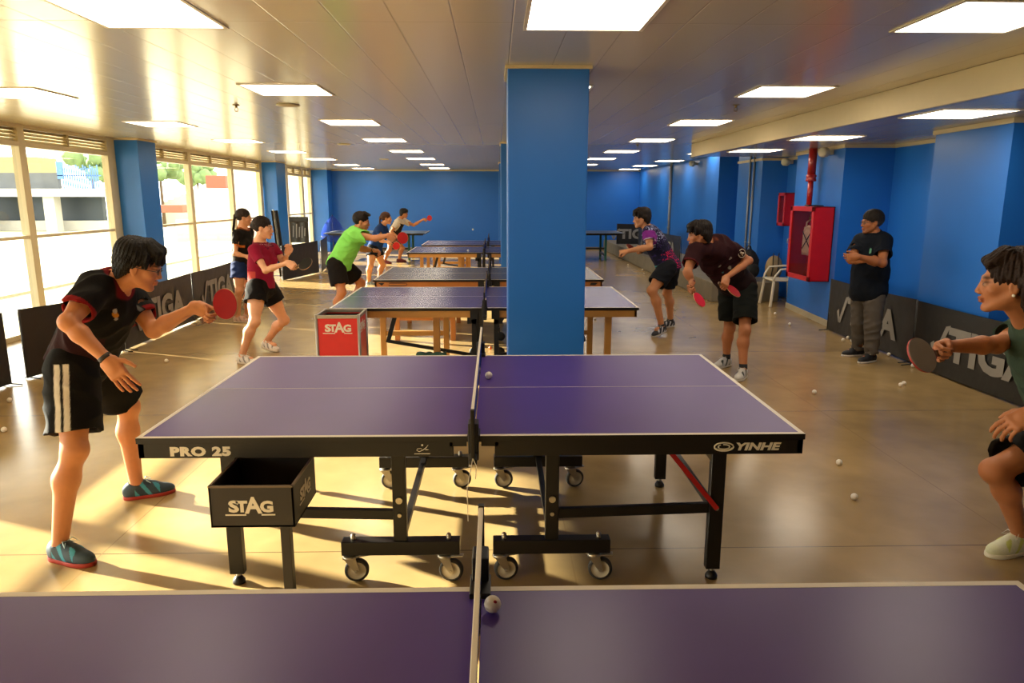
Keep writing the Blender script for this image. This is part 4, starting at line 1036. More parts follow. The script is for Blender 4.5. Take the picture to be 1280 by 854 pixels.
    def col(V):
        C = np.tile(L3(skin), (len(V), 1)); d = V-hd; u = d @ RH.T/q
        face = (u[:, 1] > .03) & (np.abs(u[:, 0]) < .07) & (np.abs(u[:, 2]) < .13)
        lips = np.exp(-((u[:, 0]/.023)**4+((u[:, 2]+.064)/.0105)**4))*(u[:, 1] > .078); C = mixc(C, P.get('lip', 'a8503f'), .75*lips*face)
        for s in (-1, 1):
            e = np.exp(-(((u[:, 0]-s*.031)/.0145)**4+((u[:, 2]+.001)/.0060)**4))*(u[:, 1] > .06); C = mixc(C, 'b8aa9c', e*.7*face)
            iris = np.exp(-(((u[:, 0]-s*.031)/.0085)**4+((u[:, 2]+.001)/.0070)**4))*(u[:, 1] > .065); C = mixc(C, '20140e', iris*face)
            lid = np.exp(-(((u[:, 0]-s*.031)/.019)**4+((u[:, 2]-.009)/.0035)**2))*(u[:, 1] > .06); C = mixc(C, '3a241a', lid*.8*face)
            br = np.exp(-(((u[:, 0]-s*.033)/.021)**4+((u[:, 2]-.024-.10*abs(.033)+.06*np.abs(u[:, 0]-s*.02))/.0050)**2))*(u[:, 1] > .055); C = mixc(C, P.get('brow', '1c120c'), br*.85*face)
        if P.get('beard'):
            bd = (u[:, 2] < -.04)*(u[:, 1] > .0)*(u[:, 2] > -.125); C = mixc(C, '4a3428', bd*P['beard'])
        ck = np.exp(-(((np.abs(u[:, 0])-.04)/.02)**2+((u[:, 2]+.03)/.02)**2))*face; C = mixc(C, 'c06a50', ck*.25)
        kk = P.get('extracol')
        if kk: C = kk(V, C, G)
        return np.clip(C, 0, 1)
    me = F.mesh('body', col); link_mesh('body', me, skin_m, root)
    # ------------------------------------------------ hair
    hs = P.get('hair', 'short'); hc_ = P.get('haircol', '17100c'); F = Field(hd-.24*q, hd+.24*q, h*.85)
    if P.get('hairlow'): F = Field(hd-np.array([.24, .24, P['hairlow']]), hd+.24, h*.85)
    F.ell(H(0, -.022, .036), RH, (.0815*q, .1025*q, .0945*q), .01)
    # open the face and ears
    F.ell(H(0, .108, -.055 if hs not in ('fringe',) else -.052), RH, (.066*q, .085*q, (.095 if hs != 'fringe' else .080)*q), .014, 's')
    F.ell(H(0, .03, -.13), RH, (.12*q, .11*q, .085*q), .015, 's')
    for s in (-1, 1): F.ell(H(s*.086, .010, -.020), RH, (.026*q, .026*q, .036*q), .010, 's')
    rs = np.random.RandomState(P.get('seed', 3))
    if hs in ('fringe', 'mop'):
        for i in range(15):
            x = -.060+.0086*i; F.cone(H(x*.6, .02, .118), H(x*.9, .074, .092), .014*q, .016*q, .02)
            F.cone(H(x*.9, .074, .092), H(x*1.12, (.101-.35*abs(x))+.004*rs.rand(), .034+.018*rs.rand()), .014*q, .005*q, .012)
        for s in (-1, 1):
            F.cone(H(s*.070, .03, .07), H(s*.077, .042, .012), .016*q, .006*q, .018); F.cone(H(s*.070, -.045, .01), H(s*.058, -.070, -.070), .022*q, .010*q, .03)
            F.cone(H(s*.074, -.005, .05), H(s*.080, -.012, .010), .016*q, .008*q, .02)
        F.ell(H(0, -.078, -.018), RH, (.060*q, .034*q, .066*q), .03); F.ell(H(0, -.03, .075), RH, (.078*q, .09*q, .064*q), .02)
    if hs == 'quiff':
        for i in range(9): x = -.05+.0125*i; F.cone(H(x, .02, .108), H(x*1.1, .084+.006*rs.rand(), .094+.012*rs.rand()), .024*q, .010*q, .016)
    if hs == 'bun' or hs == 'ponytail':
        F.ell(H(0, -.112, .010), RH, (.030*q, .032*q, .032*q), .014)
        if hs == 'ponytail':
            for i in range(6): F.cone(H((i-3)*.006, -.125, .01), H((i-3)*.009, -.135+.01*math.sin(i), -.20), .015*q, .006*q, .008)
    if hs == 'wavy':
        F.ell(H(0, -.035, .045), RH, (.094*q, .110*q, .098*q), .02)
        for i in range(40):
            a = -1.45+2.9*i/39; r0 = .080; z0 = .03+.02*rs.rand(); w1 = .022*rs.rand(); p = H(r0*math.sin(a), -.02-.095*math.cos(a), z0)
            p1 = H((r0+.018+w1)*math.sin(a), -.025-(.112+w1)*math.cos(a), -.030+.03*rs.rand()); p2 = H((r0+.002+.02*rs.rand())*math.sin(a), -.02-(.092+.03*rs.rand())*math.cos(a), -.100+.035*rs.rand())
            F.cone(p, p1, .022, .017, .018); F.cone(p1, p2, .016, .006, .016)
        for i in range(12):
            x = -.055+.010*i; F.cone(H(x*.7, .02, .112), H(x*1.2, .070+.010*rs.rand(), .076+.014*rs.rand()), .022, .009, .02)
    if hs == 'wavy':
        F.ell(H(0, .112, -.035), RH, (.070*q, .095*q, .098*q), .014, 's')
        for s in (-1, 1): F.ell(H(s*.095, .030, -.030), RH, (.040*q, .052*q, .052*q), .014, 's')
    if hs == 'short': F.ell(H(0, -.012, .058), RH, (.078*q, .098*q, .078*q), .02)
    amp = P.get('hamp', .0035)
    def strands(X, Y, Z):
        u0 = (X-hd[0])*RH[0][0]+(Y-hd[1])*RH[0][1]+(Z-hd[2])*RH[0][2]; u1 = (X-hd[0])*RH[1][0]+(Y-hd[1])*RH[1][1]+(Z-hd[2])*RH[1][2]; u2 = (X-hd[0])*RH[2][0]+(Y-hd[1])*RH[2][1]+(Z-hd[2])*RH[2][2]
        th = np.arctan2(u0, u1+.03)
        return amp*(np.sin(th*27+u2*40+3*np.sin(u2*30))*.5+np.sin(th*49-u1*60)*.5)
    F.warp(strands)
    def hcol(V):
        C = np.tile(L3(hc_), (len(V), 1))
        if P.get('temple'): u = (V-hd) @ RH.T; C = mixc(C, P['temple'], smoothstep(.03, -.02, u[:, 2])*.8)
        return C
    link_mesh('hair', F.mesh('hair', hcol), hair_m, root)
    # ------------------------------------------------ shirt
    def folds(seed, amp, axis=None):
        rs = np.random.RandomState(seed); K = [(nrm(rs.randn(3)+(0 if axis is None else np.array(axis)*2.5))*rs.uniform(22, 60), rs.rand()*6.28, rs.rand()*6.28) for _ in range(7)]
        def fn(X, Y, Z):
            t = 0
            for kv, p1, p2 in K:
                ph = X*kv[0]+Y*kv[1]+Z*kv[2]; t = t+np.sin(ph+p1+1.3*np.sin((X*kv[1]+Y*kv[2]+Z*kv[0])*.45+p2))
            return (np.abs(t/7)-.22)*amp*2
        return fn
    S = P['shirt']; g = S.get('loose', .016)
    tp = np.array([nk, ca, cb, ha, hb_, ca+(G['ela']-ca)*.75, cb+(G['elb']-cb)*.75]); F = Field(tp.min(0)-.22, tp.max(0)+.22, h)
    torso(F, g, .05)
    hem = pel-upp*S.get('hem', .07)
    tl_ = np.linalg.norm(che-pel)
    F.ell(pel+up_*tl_*.36, RT, (.160*b+g, .118*b+g, tl_*.72), .05)
    # lower edge widens
    F.ell(pel+upp*.0, RP, ((.170 if fem else .165)*b+g+.006, .118*b+g+.010, .16), .04)
    for sh, el in ((ca, G['ela']), (cb, G['elb'])):
        ab = b*(.88 if fem else 1); sl = S.get('sleeve', .62); F.tubecut(sh-nrm(el-sh)*.0, sh+(el-sh)*sl, .066*ab+g*.5, .058*ab+g*.9, .05, .03)
    F.cut(hem, -upp); F.cut(pel-V3((0, 0, S.get('hem', .07)+.02)), (0, 0, -1), k=.01)
    # neckline
    F.cone(nk+up_*.005+fwd*.012, nk+nrm(hd-nk)*.14, .066, .075, .006, 's')
    if S.get('v'): F.cone(nk+fwd*.05, nk+fwd*.075-up_*.05, .028, .012, .006, 's')
    F.warp(folds(P.get('seed', 1), S.get('fold', .008), up_*.3+fwd*.2))
    sf = S['col']
    def scol(V):
        d = V-pel; u = np.stack([d @ lat, d @ fwd, d @ up_], 1); tl = np.linalg.norm(nk-pel)
        arm = np.zeros(len(V)); ta = np.zeros(len(V))
        for s, sh, el in ((1, ca, G['ela']), (-1, cb, G['elb'])):
            dv = (el-sh); t = ((V-sh) @ dv)/(dv @ dv); dist = np.linalg.norm(V-sh-np.clip(t, 0, 1)[:, None]*dv, axis=1)
            m = (dist < .115) & (t > .05) & (t < S.get('sleeve', .62)*1.08) & (np.abs(u[:, 0]) > sw*.55); arm = np.where(m, s, arm); ta = np.where(m, t/S.get('sleeve', .62), ta)
        dn = np.linalg.norm(V-nk, axis=1)
        return np.clip(sf(V, u, tl, arm, ta, dn), 0, 1)
    link_mesh('shirt', F.mesh('shirt', scol), cloth_m, root)
    # ------------------------------------------------ shorts or trousers
    T = P['legs']; tp = np.array([ha, hb_, G['kna'], G['knb']]+([G['ana'], G['anb']] if T.get('long') else [])); F = Field(tp.min(0)-.2, tp.max(0)+.2, h); g = T.get('loose', .02)
    F.ell(pel+upp*.0, RP, ((.176 if fem else .166)*b+g*.4, .123*b+g*.4, .125), .03)
    holes = []; s_cone = Field.f_cone
    for hp, kn, an in ((ha, G['kna'], G['ana']), (hb_, G['knb'], G['anb'])):
        if T.get('long'):
            F.cone(hp, kn, .098*b+g*.4, .070*b+g*.4, .03); F.tubecut(kn, an+(an-kn)*.02, .070*b+g*.4, .060*b+g*.3, .05, .03)
        else:
            e = hp+(kn-hp)*T.get('len', .78); lb = b*(1.04 if fem else 1)
            ex = [s_cone(hp, kn, .088*lb+.018, .056*lb+.022), Field.f_ell(hp+(kn-hp)*.35, orth(kn-hp, fwd), (.084*lb+.018, .22, .088*lb+.018))]
            F.tubecut(hp, e, .104*b+g*.4, .078*b+g, None, .03, ex); holes.append((e, nrm(e-hp), .078*b+g))
    for e, n_, r_ in holes:
        F.cone(e-n_*.012, e+n_*.03, r_-.020, r_-.010, .006, 's')
    F.cut(pel+upp*T.get('rise', .07), upp)
    F.warp(folds(P.get('seed', 1)+5, T.get('fold', .009), (0, .2, .6)))
    lf = T['col']
    def lcol(V):
        d = V-pel; u = np.stack([d @ RP[0], d @ RP[1], d @ RP[2]], 1)
        t = np.zeros(len(V)); side = np.zeros(len(V)); best = np.full(len(V), 9.); ang = np.zeros(len(V))
        for s, hp, kn in ((1, ha, G['kna']), (-1, hb_, G['knb'])):
            dv = kn-hp; tt = np.clip(((V-hp) @ dv)/(dv @ dv), 0, 2); w = V-hp-tt[:, None]*dv; ds = np.linalg.norm(w, axis=1); m = ds < best
            lt = nrm(latp*s-nrm(dv)*(latp*s@nrm(dv))); fo = np.cross(nrm(dv), lt)
            best = np.where(m, ds, best); t = np.where(m, tt, t); side = np.where(m, s, side); ang = np.where(m, np.arctan2(w @ fo*s, w @ lt), ang)
        return np.clip(lf(V, u, t, side, ang), 0, 1)
    link_mesh('trousers' if T.get('long') else 'shorts', F.mesh('shorts', lcol), cloth_m, root)
    # ------------------------------------------------ shoes and socks
    for k_, an, kn in (('a', G['ana'], G['kna']), ('b', G['anb'], G['knb'])):
        td = nrm(P['toe'+k_]); pt = P.get('pitch'+k_, 0.)
        hz = nrm((td[0], td[1], 0)); side = np.cross(hz, (0, 0, 1)); f = nrm(hz*math.cos(pt)-V3((0, 0, 1))*math.sin(pt)); u_ = np.cross(side, f)
        R = np.array([side, f, u_]); an2 = an-off*0
        c = an-u_*.085                                       # under the ankle, at the sole
        fs = P.get('shoe', {}); ss = fs.get('size', 1.)
        c = an-u_*.085
        def Q(x, y, z): return c+side*x*ss+f*y*ss+u_*z*ss
        Fs = Field(c-.24, c+.26, max(.004, h*.8))
        Fs.ell(Q(0, .105, .030), R, (.046*ss, .095*ss, .038*ss), .01); Fs.ell(Q(0, -.02, .045), R, (.038*ss, .058*ss, .055*ss), .03); Fs.cone(Q(0, .0, .075), Q(0, .085, .055), .040*ss, .034*ss, .025)
        Fs.ell(Q(0, .04, .035), R, (.040*ss, .10*ss, .042*ss), .02)
        Fs.cone(Q(0, .0, .085), Q(0, -.004, .15), .036*ss, .040*ss, .006, 's'); Fs.cut(Q(0, 0, .012), -u_)
        up1, ac = fs.get('col', '2c3038'), fs.get('accent', '2f8aa0')
        def shc(V, Q0=c, R=R):
            u = (V-Q0) @ R.T; C = np.tile(L3(up1), (len(V), 1)); st1 = (np.sin(u[:, 1]*95+u[:, 2]*60) > .45) & (u[:, 1] > -.01) & (u[:, 1] < .12) & (np.abs(u[:, 0]) > .018)
            C = mixc(C, ac, st1.astype(float)); C = mixc(C, fs.get('toe', up1), smoothstep(.15, .17, u[:, 1])); return C
        so = link_mesh('shoe', Fs.mesh('shoe', shc), shoe_m, root)
        Fo = Field(c-.24, c+.26, max(.004, h*.8)); Fo.ell(Q(0, .110, .010), R, (.050*ss, .092*ss, .05*ss), .01); Fo.ell(Q(0, -.015, .010), R, (.041*ss, .062*ss, .05*ss), .03); Fo.ell(Q(0, .05, .01), R, (.040*ss, .10*ss, .05*ss), .02)
        Fo.cut(Q(0, 0, .0205), u_); Fo.cut(Q(0, 0, -.001), -u_)
        link_mesh('sole', Fo.mesh('sole'), mat('sole_'+fs.get('sole', 'd8d0c0'), fs.get('sole', 'd8d0c0'), .6), so)
        if h < .0075:
            m = MB()
            for j in range(5):
                y = .045+.018*j; z = .098-.010*j; m.tube([Q(-.024, y, z-.012), Q(0, y+.006, z), Q(.024, y, z-.012)], .0028, 6)
            for s in (-1, 1): m.tube([Q(0, .045, .100), Q(s*.028, .05, .112), Q(s*.040, .075, .090), Q(s*.012, .05, .098)], .0022, 6)
            m.build('laces', mat('lace_'+fs.get('lace', 'c8c0b0'), fs.get('lace', 'c8c0b0'), .7), so)
        sk = fs.get('sock')
        if sk:
            m = MB(); v = nrm(kn-an); m.cyl(c+u_*.06, an+v*(fs.get('sockh', .03)), .040, .042*b, n=20); m.build('sock', mat('sock_'+sk, sk, .8, bump=.3), root)
    return root, dict(H=H, RH=RH, off=off, G=G, F=fwd, L=lat, U=up_, root=root)
def glasses(I, col='2a2622', thin=.0018):
    H = I['H']; m = MB()
    for s in (-1, 1):
        m.tube([H(s*.032+.021*math.cos(t), .098-.004*abs(math.cos(t)), .0+.015*math.sin(t)) for t in [k*math.pi/10 for k in range(20)]], thin, 6, True)
        m.tube([H(s*.053, .096, .004), H(s*.078, .05, .004), H(s*.080, -.012, .004)], thin, 6)
    m.tube([H(-.011, .100, .003), H(0, .108, .006), H(.011, .100, .003)], thin, 6)
    return m.build('glasses', mat('glasses_'+col, col, .3), I['root'])
def band(I, key0, key1, t, r, col, name='wristband', w=.010):
    G = I['G']; a, b_ = G[key0], G[key1]; p = b_+(a-b_)*t; v = nrm(b_-a); m = MB(); m.cyl(p-v*w, p+v*w, r, r, n=20)
    return m.build(name, mat('band_'+col, col, .6), I['root'])
def bat(center, normal, handle, label, front='980a12', back='1a1614', grp=None, rim='c79a62'):
    """table tennis bat: blade centre, the way the front rubber faces, the way the handle points"""
    M4 = frame_m(Vector(center), handle, (0, 0, 1) if abs(nrm(handle)[2]) < .9 else (1, 0, 0))
    x = Vector(handle).normalized(); z = Vector(normal); z = (z-x*z.dot(x)).normalized(); y = z.cross(x)
    M4 = Matrix((x, y, z)).transposed().to_4x4(); M4.translation = Vector(center)
    R_ = empty('table_tennis_bat', (0, 0, 0), 0, label, 'bat', grp); R_.matrix_world = M4
    def outline(r, n=40):
        return [((math.cos(t)*(.078 if math.cos(t) < 0 else .080))*r/.075*.97, math.sin(t)*r) for t in [2*math.pi*k/n for k in range(n)]]
    m = MB(); m.prism(outline(.075), -.003, .003); m.prism([(.060, -.036), (.060, .036), (.088, .014), (.088, -.014)], -.003, .003); m.build('blade', mat('bat_wood_'+rim, rim, .5), R_)
    MB().prism([p for p in outline(.0735)], .003, .0052).build('rubber', mat('rubber_'+front, front, .6, spec=.2), R_)
    MB().prism([p for p in outline(.0735)], -.0052, -.003).build('rubber', mat('rubber_'+back, back, .45), R_)
    m = MB(); m.box((.080, -.0135, -.010), (.178, .0135, .010), .005); m.box((.165, -.0155, -.0115), (.180, .0155, .0115), .004)
    m.box((.080, -.0138, -.002), (.178, .0138, .002), mi=1); m.build('handle', [mat('bat_handle', '5a3a22', .5), mat('bat_handle_light', 'c0a070', .5)], R_)
    return R_

def hold(center, hdir, elbow, nhint, reach=.125, kind='grip', mix=.55):
    """wrist place and hand pose that close round the handle of a bat"""
    c = V3(center); t = -nrm(hdir); g_ = c-t*reach; fo = nrm(g_-V3(elbow)); d = nrm(fo-t*(fo@t)*mix); d = nrm(d-t*(d@t)*.6)
    n = V3(nhint); n = nrm(n-t*(n@t)-d*(n@d)); n = nrm(n-d*(n@d))
    wr = g_-d*.082-n*.024
    return tuple(wr), dict(kind=kind, d=tuple(d), n=tuple(n), thumb=tuple(t))
# ================================================================== the players
def jp(d):
    o = {}
    for k, v in d.items():
        if k in ('hf', 'hu'): o[k] = v
        elif len(v) == 3 and abs(v[0]) > 60: o[k] = tuple(at(v[0], v[1], y=v[2]))
        else: o[k] = v
    return o
def plain(c, trim=None, tw=.90, neck=None, nw=.10):
    def f(V, u, tl, arm, ta, dn):
        C = np.tile(L3(c), (len(V), 1))
        if trim: C = mixc(C, trim, ((np.abs(arm) > 0) & (ta > tw)).astype(float))
        if neck: C = mixc(C, neck, smoothstep(nw+.008, nw-.004, dn))
        return C
    return f
def blob(C, u, x, y, z, r, col, rz=None):
    """a printed mark of its own shape on the cloth"""
    w_ = (((u[:, 0]-x)/r)**2+((u[:, 2]-z)/(rz or r))**2 < 1) & (u[:, 1]*np.sign(y) > 0); return mixc(C, col, w_.astype(float))
def lplain(c, hem=None):
    def f(V, u, t, side, ang):
        C = np.tile(L3(c), (len(V), 1)); return C
    return f
BATS = []
def grip(J, P, side, c, h0, yc, yh, nhint, **k):
    bc = at(*c, y=yc); bh = at(*h0, y=yh); d = nrm(V3(bh)-V3(bc)); J['wr'+side], P['hand'+side] = hold(bc, d, J['el'+side], nhint, **k); return bc, tuple(d)
# -- left foreground player
def s1(V, u, tl, arm, ta, dn):
    C = plain('15120f', '7a1414', .88, '6a1216', .10)(V, u, tl, arm, ta, dn)
    C = mixc(C, '2c0c10', ((u[:, 2] < tl*.55) & (np.abs(u[:, 0]) > .10) & (arm == 0)).astype(float)*.8)
    for x, z, r, c in ((.085, .80, .013, 'c88428'), (.085, .835, .010, 'b8b0a0'), (.083, .765, .009, 'a09a90'), (-.07, .80, .012, '5a5650')): C = blob(C, u, x, 1, tl*z, r, c)
    return C
def l1(V, u, t, side, ang):
    C = np.tile(L3('100e0d'), (len(V), 1)); a = ang; m = (side > 0) & (t > .02)
    for c0 in (-.16, .16): C = mixc(C, 'd8d2c8', m*smoothstep(.125, .085, np.abs(a-.15-c0)))
    return C
J1 = jp(dict(head=(174, 332, 3.42), neck=(145, 352, 3.46), sha=(117, 361, 3.34), shb=(157, 364, 3.66), ela=(85, 403, 3.16), elb=(192, 413, 3.58), wra=(134, 450, 3.16), wrb=(243, 399, 3.52),
    hipa=(90, 458, 3.42), hipb=(108, 452, 3.70), kna=(93, 562, 3.28), knb=(160, 508, 3.96), ana=(74, 672, 3.22), anb=(170, 600, 3.95), hf=(.90, .26, -.32), hu=(.28, 0, .95)))
P1 = dict(base=(-2.05, 3.5, 0), h=.0048, build=.98, scale=.96, hair='fringe', haircol='15100d', skin='c8855a', seed=11, hamp=.004,
    handa=dict(kind='open', d=(.55, -.05, -.8), n=(-.2, .95, .1), thumb=(.9, 0, .4), spread=5), handb=dict(kind='grip', d=(.95, -.1, .22), n=(.25, .05, -1), thumb=(0, -1, .3)),
    toea=(.95, -.32, 0), toeb=(.9, .42, 0), shirt=dict(col=s1, hem=.03, sleeve=.66, loose=.020, fold=.011), legs=dict(col=l1, len=.80, loose=.045, rise=.10, fold=.010),
    shoe=dict(col='2f4350', accent='3f9ab4', sole='a83224', sock='1a1a1e', sockh=.0, size=1.0, lace='a8c4cc'))
bc, bh_ = grip(J1, P1, 'b', (282, 380), (252, 403), 3.46, 3.52, (0, -1, -.2))
r, I1 = person('player in black polo and white striped black shorts, nearest the camera on the left', J1, P1)
glasses(I1); band(I1, 'ela', 'wra', .06, .030, '2a2018')
BATS.append(bat(bc, (.28, -.86, .42), bh_, 'red bat held out by the left foreground player', '960810'))
# -- woman in red
def s2(V, u, tl, arm, ta, dn):
    C = np.tile(L3('8c1834'), (len(V), 1)); C = mixc(C, 'b8483c', ((u[:, 2] < tl*.38) & (u[:, 0] > .02) & (u[:, 1] < .04) & (arm == 0)).astype(float)*.85)
    C = mixc(C, '5c1028', ((dn < .15) & (np.sin(V[:, 0]*190)*np.sin(V[:, 2]*170) > .2)).astype(float)); C = mixc(C, 'c8b8b0', ((dn < .125) & (np.sin(V[:, 0]*230+V[:, 1]*130)*np.sin(V[:, 2]*210) > .62)).astype(float))
    return mixc(C, '6a1028', smoothstep(.104, .094, dn))
J2 = jp(dict(head=(329, 285, 7.62), neck=(324, 303, 7.66), sha=(317, 313, 7.48), shb=(342, 311, 7.80), ela=(332, 338, 7.36), elb=(355, 328, 7.78), wra=(357, 335, 7.30), wrb=(359, 317, 7.70),
    hipa=(321, 361, 7.52), hipb=(333, 360, 7.76), kna=(318, 402, 7.36), knb=(355, 400, 7.86), ana=(303, 447, 7.40), anb=(334, 429, 8.02), hf=(.99, .02, -.10), hu=(.1, 0, 1)))
P2 = dict(base=(-2.6, 7.6, 0), h=.0066, fem=True, build=.90, scale=.97, hair='bun', haircol='23160f', skin='dba07a', lip='b04040', seed=21,
    handa=dict(kind='grip', n=(.2, -.1, -1), thumb=(0, -1, .2)), handb=dict(kind='half', d=(.35, -.1, .9), n=(-.2, -.9, 0), thumb=(.9, 0, .2)),
    toea=(.9, -.35, 0), toeb=(.85, -.45, 0), pitchb=.15, shirt=dict(col=s2, hem=.00, sleeve=.55, loose=.008, fold=.006), legs=dict(col=lplain('161210'), len=.42, loose=.050, rise=.11, fold=.008),
    shoe=dict(col='e0d8d0', accent='8a8078', sole='d8c8b8', sock='d8d0c8', sockh=.02, size=.92))
bc, bh_ = grip(J2, P2, 'a', (382, 330), (364, 336), 7.26, 7.29, (0, .9, -.4))
r, I2 = person('woman in crimson shirt and black shorts holding a black bat, hand raised', J2, P2); band(I2, 'elb', 'wrb', .08, .028, 'd8d0c8')
BATS.append(bat(bc, (-.45, -.62, .60), bh_, 'black bat in the hand of the woman in crimson', '1c1a18', '9a1418', rim='d0a878'))
# -- woman in black behind
J3 = jp(dict(head=(305, 272, 10.0), neck=(303, 285, 10.02), sha=(296, 293, 9.86), shb=(312, 291, 10.15), ela=(294, 317, 9.80), elb=(308, 316, 10.2), wra=(309, 321, 9.80), wrb=(318, 320, 10.1),
    hipa=(299, 333, 9.92), hipb=(308, 333, 10.1), kna=(299, 363, 9.86), knb=(311, 363, 10.12), ana=(297, 391, 9.95), anb=(309, 389, 10.18), hf=(.95, .25, -.12), hu=(.1, 0, 1)))
P3 = dict(base=(-3.5, 10.0, 0), h=.0085, fem=True, build=.88, scale=.96, hair='ponytail', haircol='24170f', skin='c88c66', hairlow=.30, handa=dict(kind='relaxed', n=(0, .9, -.3)), handb=dict(kind='relaxed', n=(0, -.9, -.3)),
    toea=(.95, -.2, 0), toeb=(.95, 0, 0), shirt=dict(col=plain('17130f', 'c06a28', .90, '8a4a20', .10), hem=.06, sleeve=.60, loose=.016), legs=dict(col=lplain('1c2a52'), len=.50, loose=.045), shoe=dict(col='c8a898', accent='a08478', sole='d8c8b8', size=.92))
person('woman in black shirt with ponytail standing behind the woman in crimson', J3, P3)
# -- green shirt
J4 = jp(dict(head=(452, 277, 9.55), neck=(445, 288, 9.56), sha=(445, 294, 9.38), shb=(447, 292, 9.74), ela=(469, 298, 9.32), elb=(452, 311, 9.86), wra=(489, 300, 9.26), wrb=(467, 313, 9.78),
    hipa=(420, 331, 9.42), hipb=(427, 331, 9.66), kna=(427, 365, 9.34), knb=(451, 354, 9.78), ana=(418, 405, 9.36), anb=(441, 394, 9.85), hf=(.97, .08, -.2), hu=(.2, 0, .98)))
P4 = dict(base=(-2.2, 9.55, 0), h=.0072, build=.98, scale=1.02, hair='quiff', haircol='1c120d', skin='c88458', seed=41, handa=dict(kind='grip', n=(.1, -.1, -1), thumb=(0, -1, .3)), handb=dict(kind='half', n=(0, -.5, -.8), thumb=(.3, 0, .9)),
    toea=(.95, -.3, 0), toeb=(.9, .3, 0), shirt=dict(col=plain('86d860'), hem=.06, sleeve=.60, loose=.030, fold=.012), legs=dict(col=lplain('1a1512'), len=.74, loose=.045, rise=.08), shoe=dict(col='303438', accent='a0a0a0', sole='d8d0c0'))
bc, bh_ = grip(J4, P4, 'a', (503.5, 297.5), (488, 301), 9.2, 9.26, (0, .9, -.4))
r, I4 = person('player in bright green T-shirt and black shorts leaning over the wooden table', J4, P4); band(I4, 'elb', 'wrb', .04, .030, '14120f')
BATS.append(bat(bc, (.35, -.9, .1), bh_, 'red bat held by the player in green', 'a80c10'))
# -- navy shirt woman
J5 = jp(dict(head=(483, 273, 14.35), neck=(478, 281, 14.38), sha=(474, 286, 14.20), shb=(480, 285, 14.55), ela=(476, 301, 14.05), elb=(486, 299, 14.6), wra=(489, 306, 13.95), wrb=(494, 303, 14.45),
    hipa=(466, 311, 14.22), hipb=(470, 311, 14.46), kna=(463, 332, 14.1), knb=(478, 331, 14.52), ana=(461, 351, 14.2), anb=(474, 350, 14.5), hf=(.98, .1, -.05), hu=(.1, 0, 1)))
P5 = dict(base=(-2.6, 14.35, 0), h=.0095, fem=True, build=.95, hair='ponytail', haircol='4a2c1a', skin='d09468', hairlow=.32, handa=dict(kind='grip', n=(0, -.1, -1), thumb=(0, -1, 0)), handb=dict(kind='relaxed', n=(0, .3, -1)),
    toea=(.9, -.3, 0), toeb=(.95, .1, 0), shirt=dict(col=plain('1d3766', '2c5c9a', .8), hem=.06, sleeve=.6, loose=.018), legs=dict(col=lplain('15171c'), len=.45, loose=.04), shoe=dict(col='5a646c', accent='8a9aa0', sole='c8c0b0', size=.92))
bc, bh_ = grip(J5, P5, 'a', (495.5, 307.5), (487, 305), 13.9, 13.95, (0, .9, -.4))
person('woman in navy shirt and dark shorts behind the player in green', J5, P5)
BATS.append(bat(bc, (.2, -.95, .15), bh_, 'red bat held by the woman in the navy shirt', 'b81810'))
# -- white shirt, far back
def s6(V, u, tl, arm, ta, dn):
    C = np.tile(L3('d8ccba'), (len(V), 1)); return mixc(C, '26221f', ((u[:, 2] < tl*.80) & (arm == 0)).astype(float))
J6 = jp(dict(head=(505, 267, 19.2), neck=(500, 273.5, 19.2), sha=(497, 278, 19.05), shb=(505, 276.5, 19.4), ela=(489, 290, 18.9), elb=(517, 281.5, 19.35), wra=(497, 296, 18.85), wrb=(529, 278, 19.25),
    hipa=(490, 295, 19.1), hipb=(493, 295, 19.3), kna=(487, 312, 18.95), knb=(503, 310, 19.4), ana=(481, 327, 18.9), anb=(499, 326, 19.4), hf=(.98, .05, -.1), hu=(.1, 0, 1)))
P6 = dict(base=(-2.95, 19.2, 0), h=.011, hair='fringe', haircol='17100c', skin='b8784c', handa=dict(kind='relaxed', n=(0, .9, -.3)), handb=dict(kind='grip', n=(0, -.1, -1), thumb=(0, -1, 0)),
    toea=(.9, -.3, 0), toeb=(.95, .1, 0), shirt=dict(col=s6, hem=.06, sleeve=.62, loose=.022), legs=dict(col=lplain('17151a'), len=.6, loose=.04), shoe=dict(col='5c1420', accent='8a3040', sole='6a2028'))
bc, bh_ = grip(J6, P6, 'b', (537, 272.7), (528, 278.5), 19.15, 19.25, (0, -1, -.2))
person('farthest player at the back, white sleeved shirt with dark body, arm stretched out', J6, P6)
BATS.append(bat(bc, (-.2, -.95, .1), bh_, 'red bat of the farthest player against the blue back wall', 'a81820'))
# -- purple sleeves
def s7(V, u, tl, arm, ta, dn):
    C = np.tile(L3('1c1a30'), (len(V), 1)); n1 = np.sin(V[:, 0]*90+3*np.sin(V[:, 2]*55)+V[:, 1]*40)*np.sin(V[:, 2]*85+2.5*np.sin(V[:, 0]*48+V[:, 1]*60))
    C = mixc(C, '9aa0c8', ((n1 > .45) & (u[:, 2] > tl*.62)).astype(float)); C = mixc(C, '3c2c66', ((n1 < -.6)).astype(float)*.7)
    C = mixc(C, 'c8285c', ((n1 > .35) & (u[:, 2] < tl*.40) & (u[:, 1] < .02)).astype(float)); C = mixc(C, '3f9aa0', ((n1 > -.35) & (u[:, 2] < tl*.20) & (u[:, 1] > .03)).astype(float))
    C = mixc(C, '7c2a86', (np.abs(arm) > 0).astype(float)); C = mixc(C, 'b8a8b8', ((np.abs(arm) > 0) & (ta > .93)).astype(float)); return C
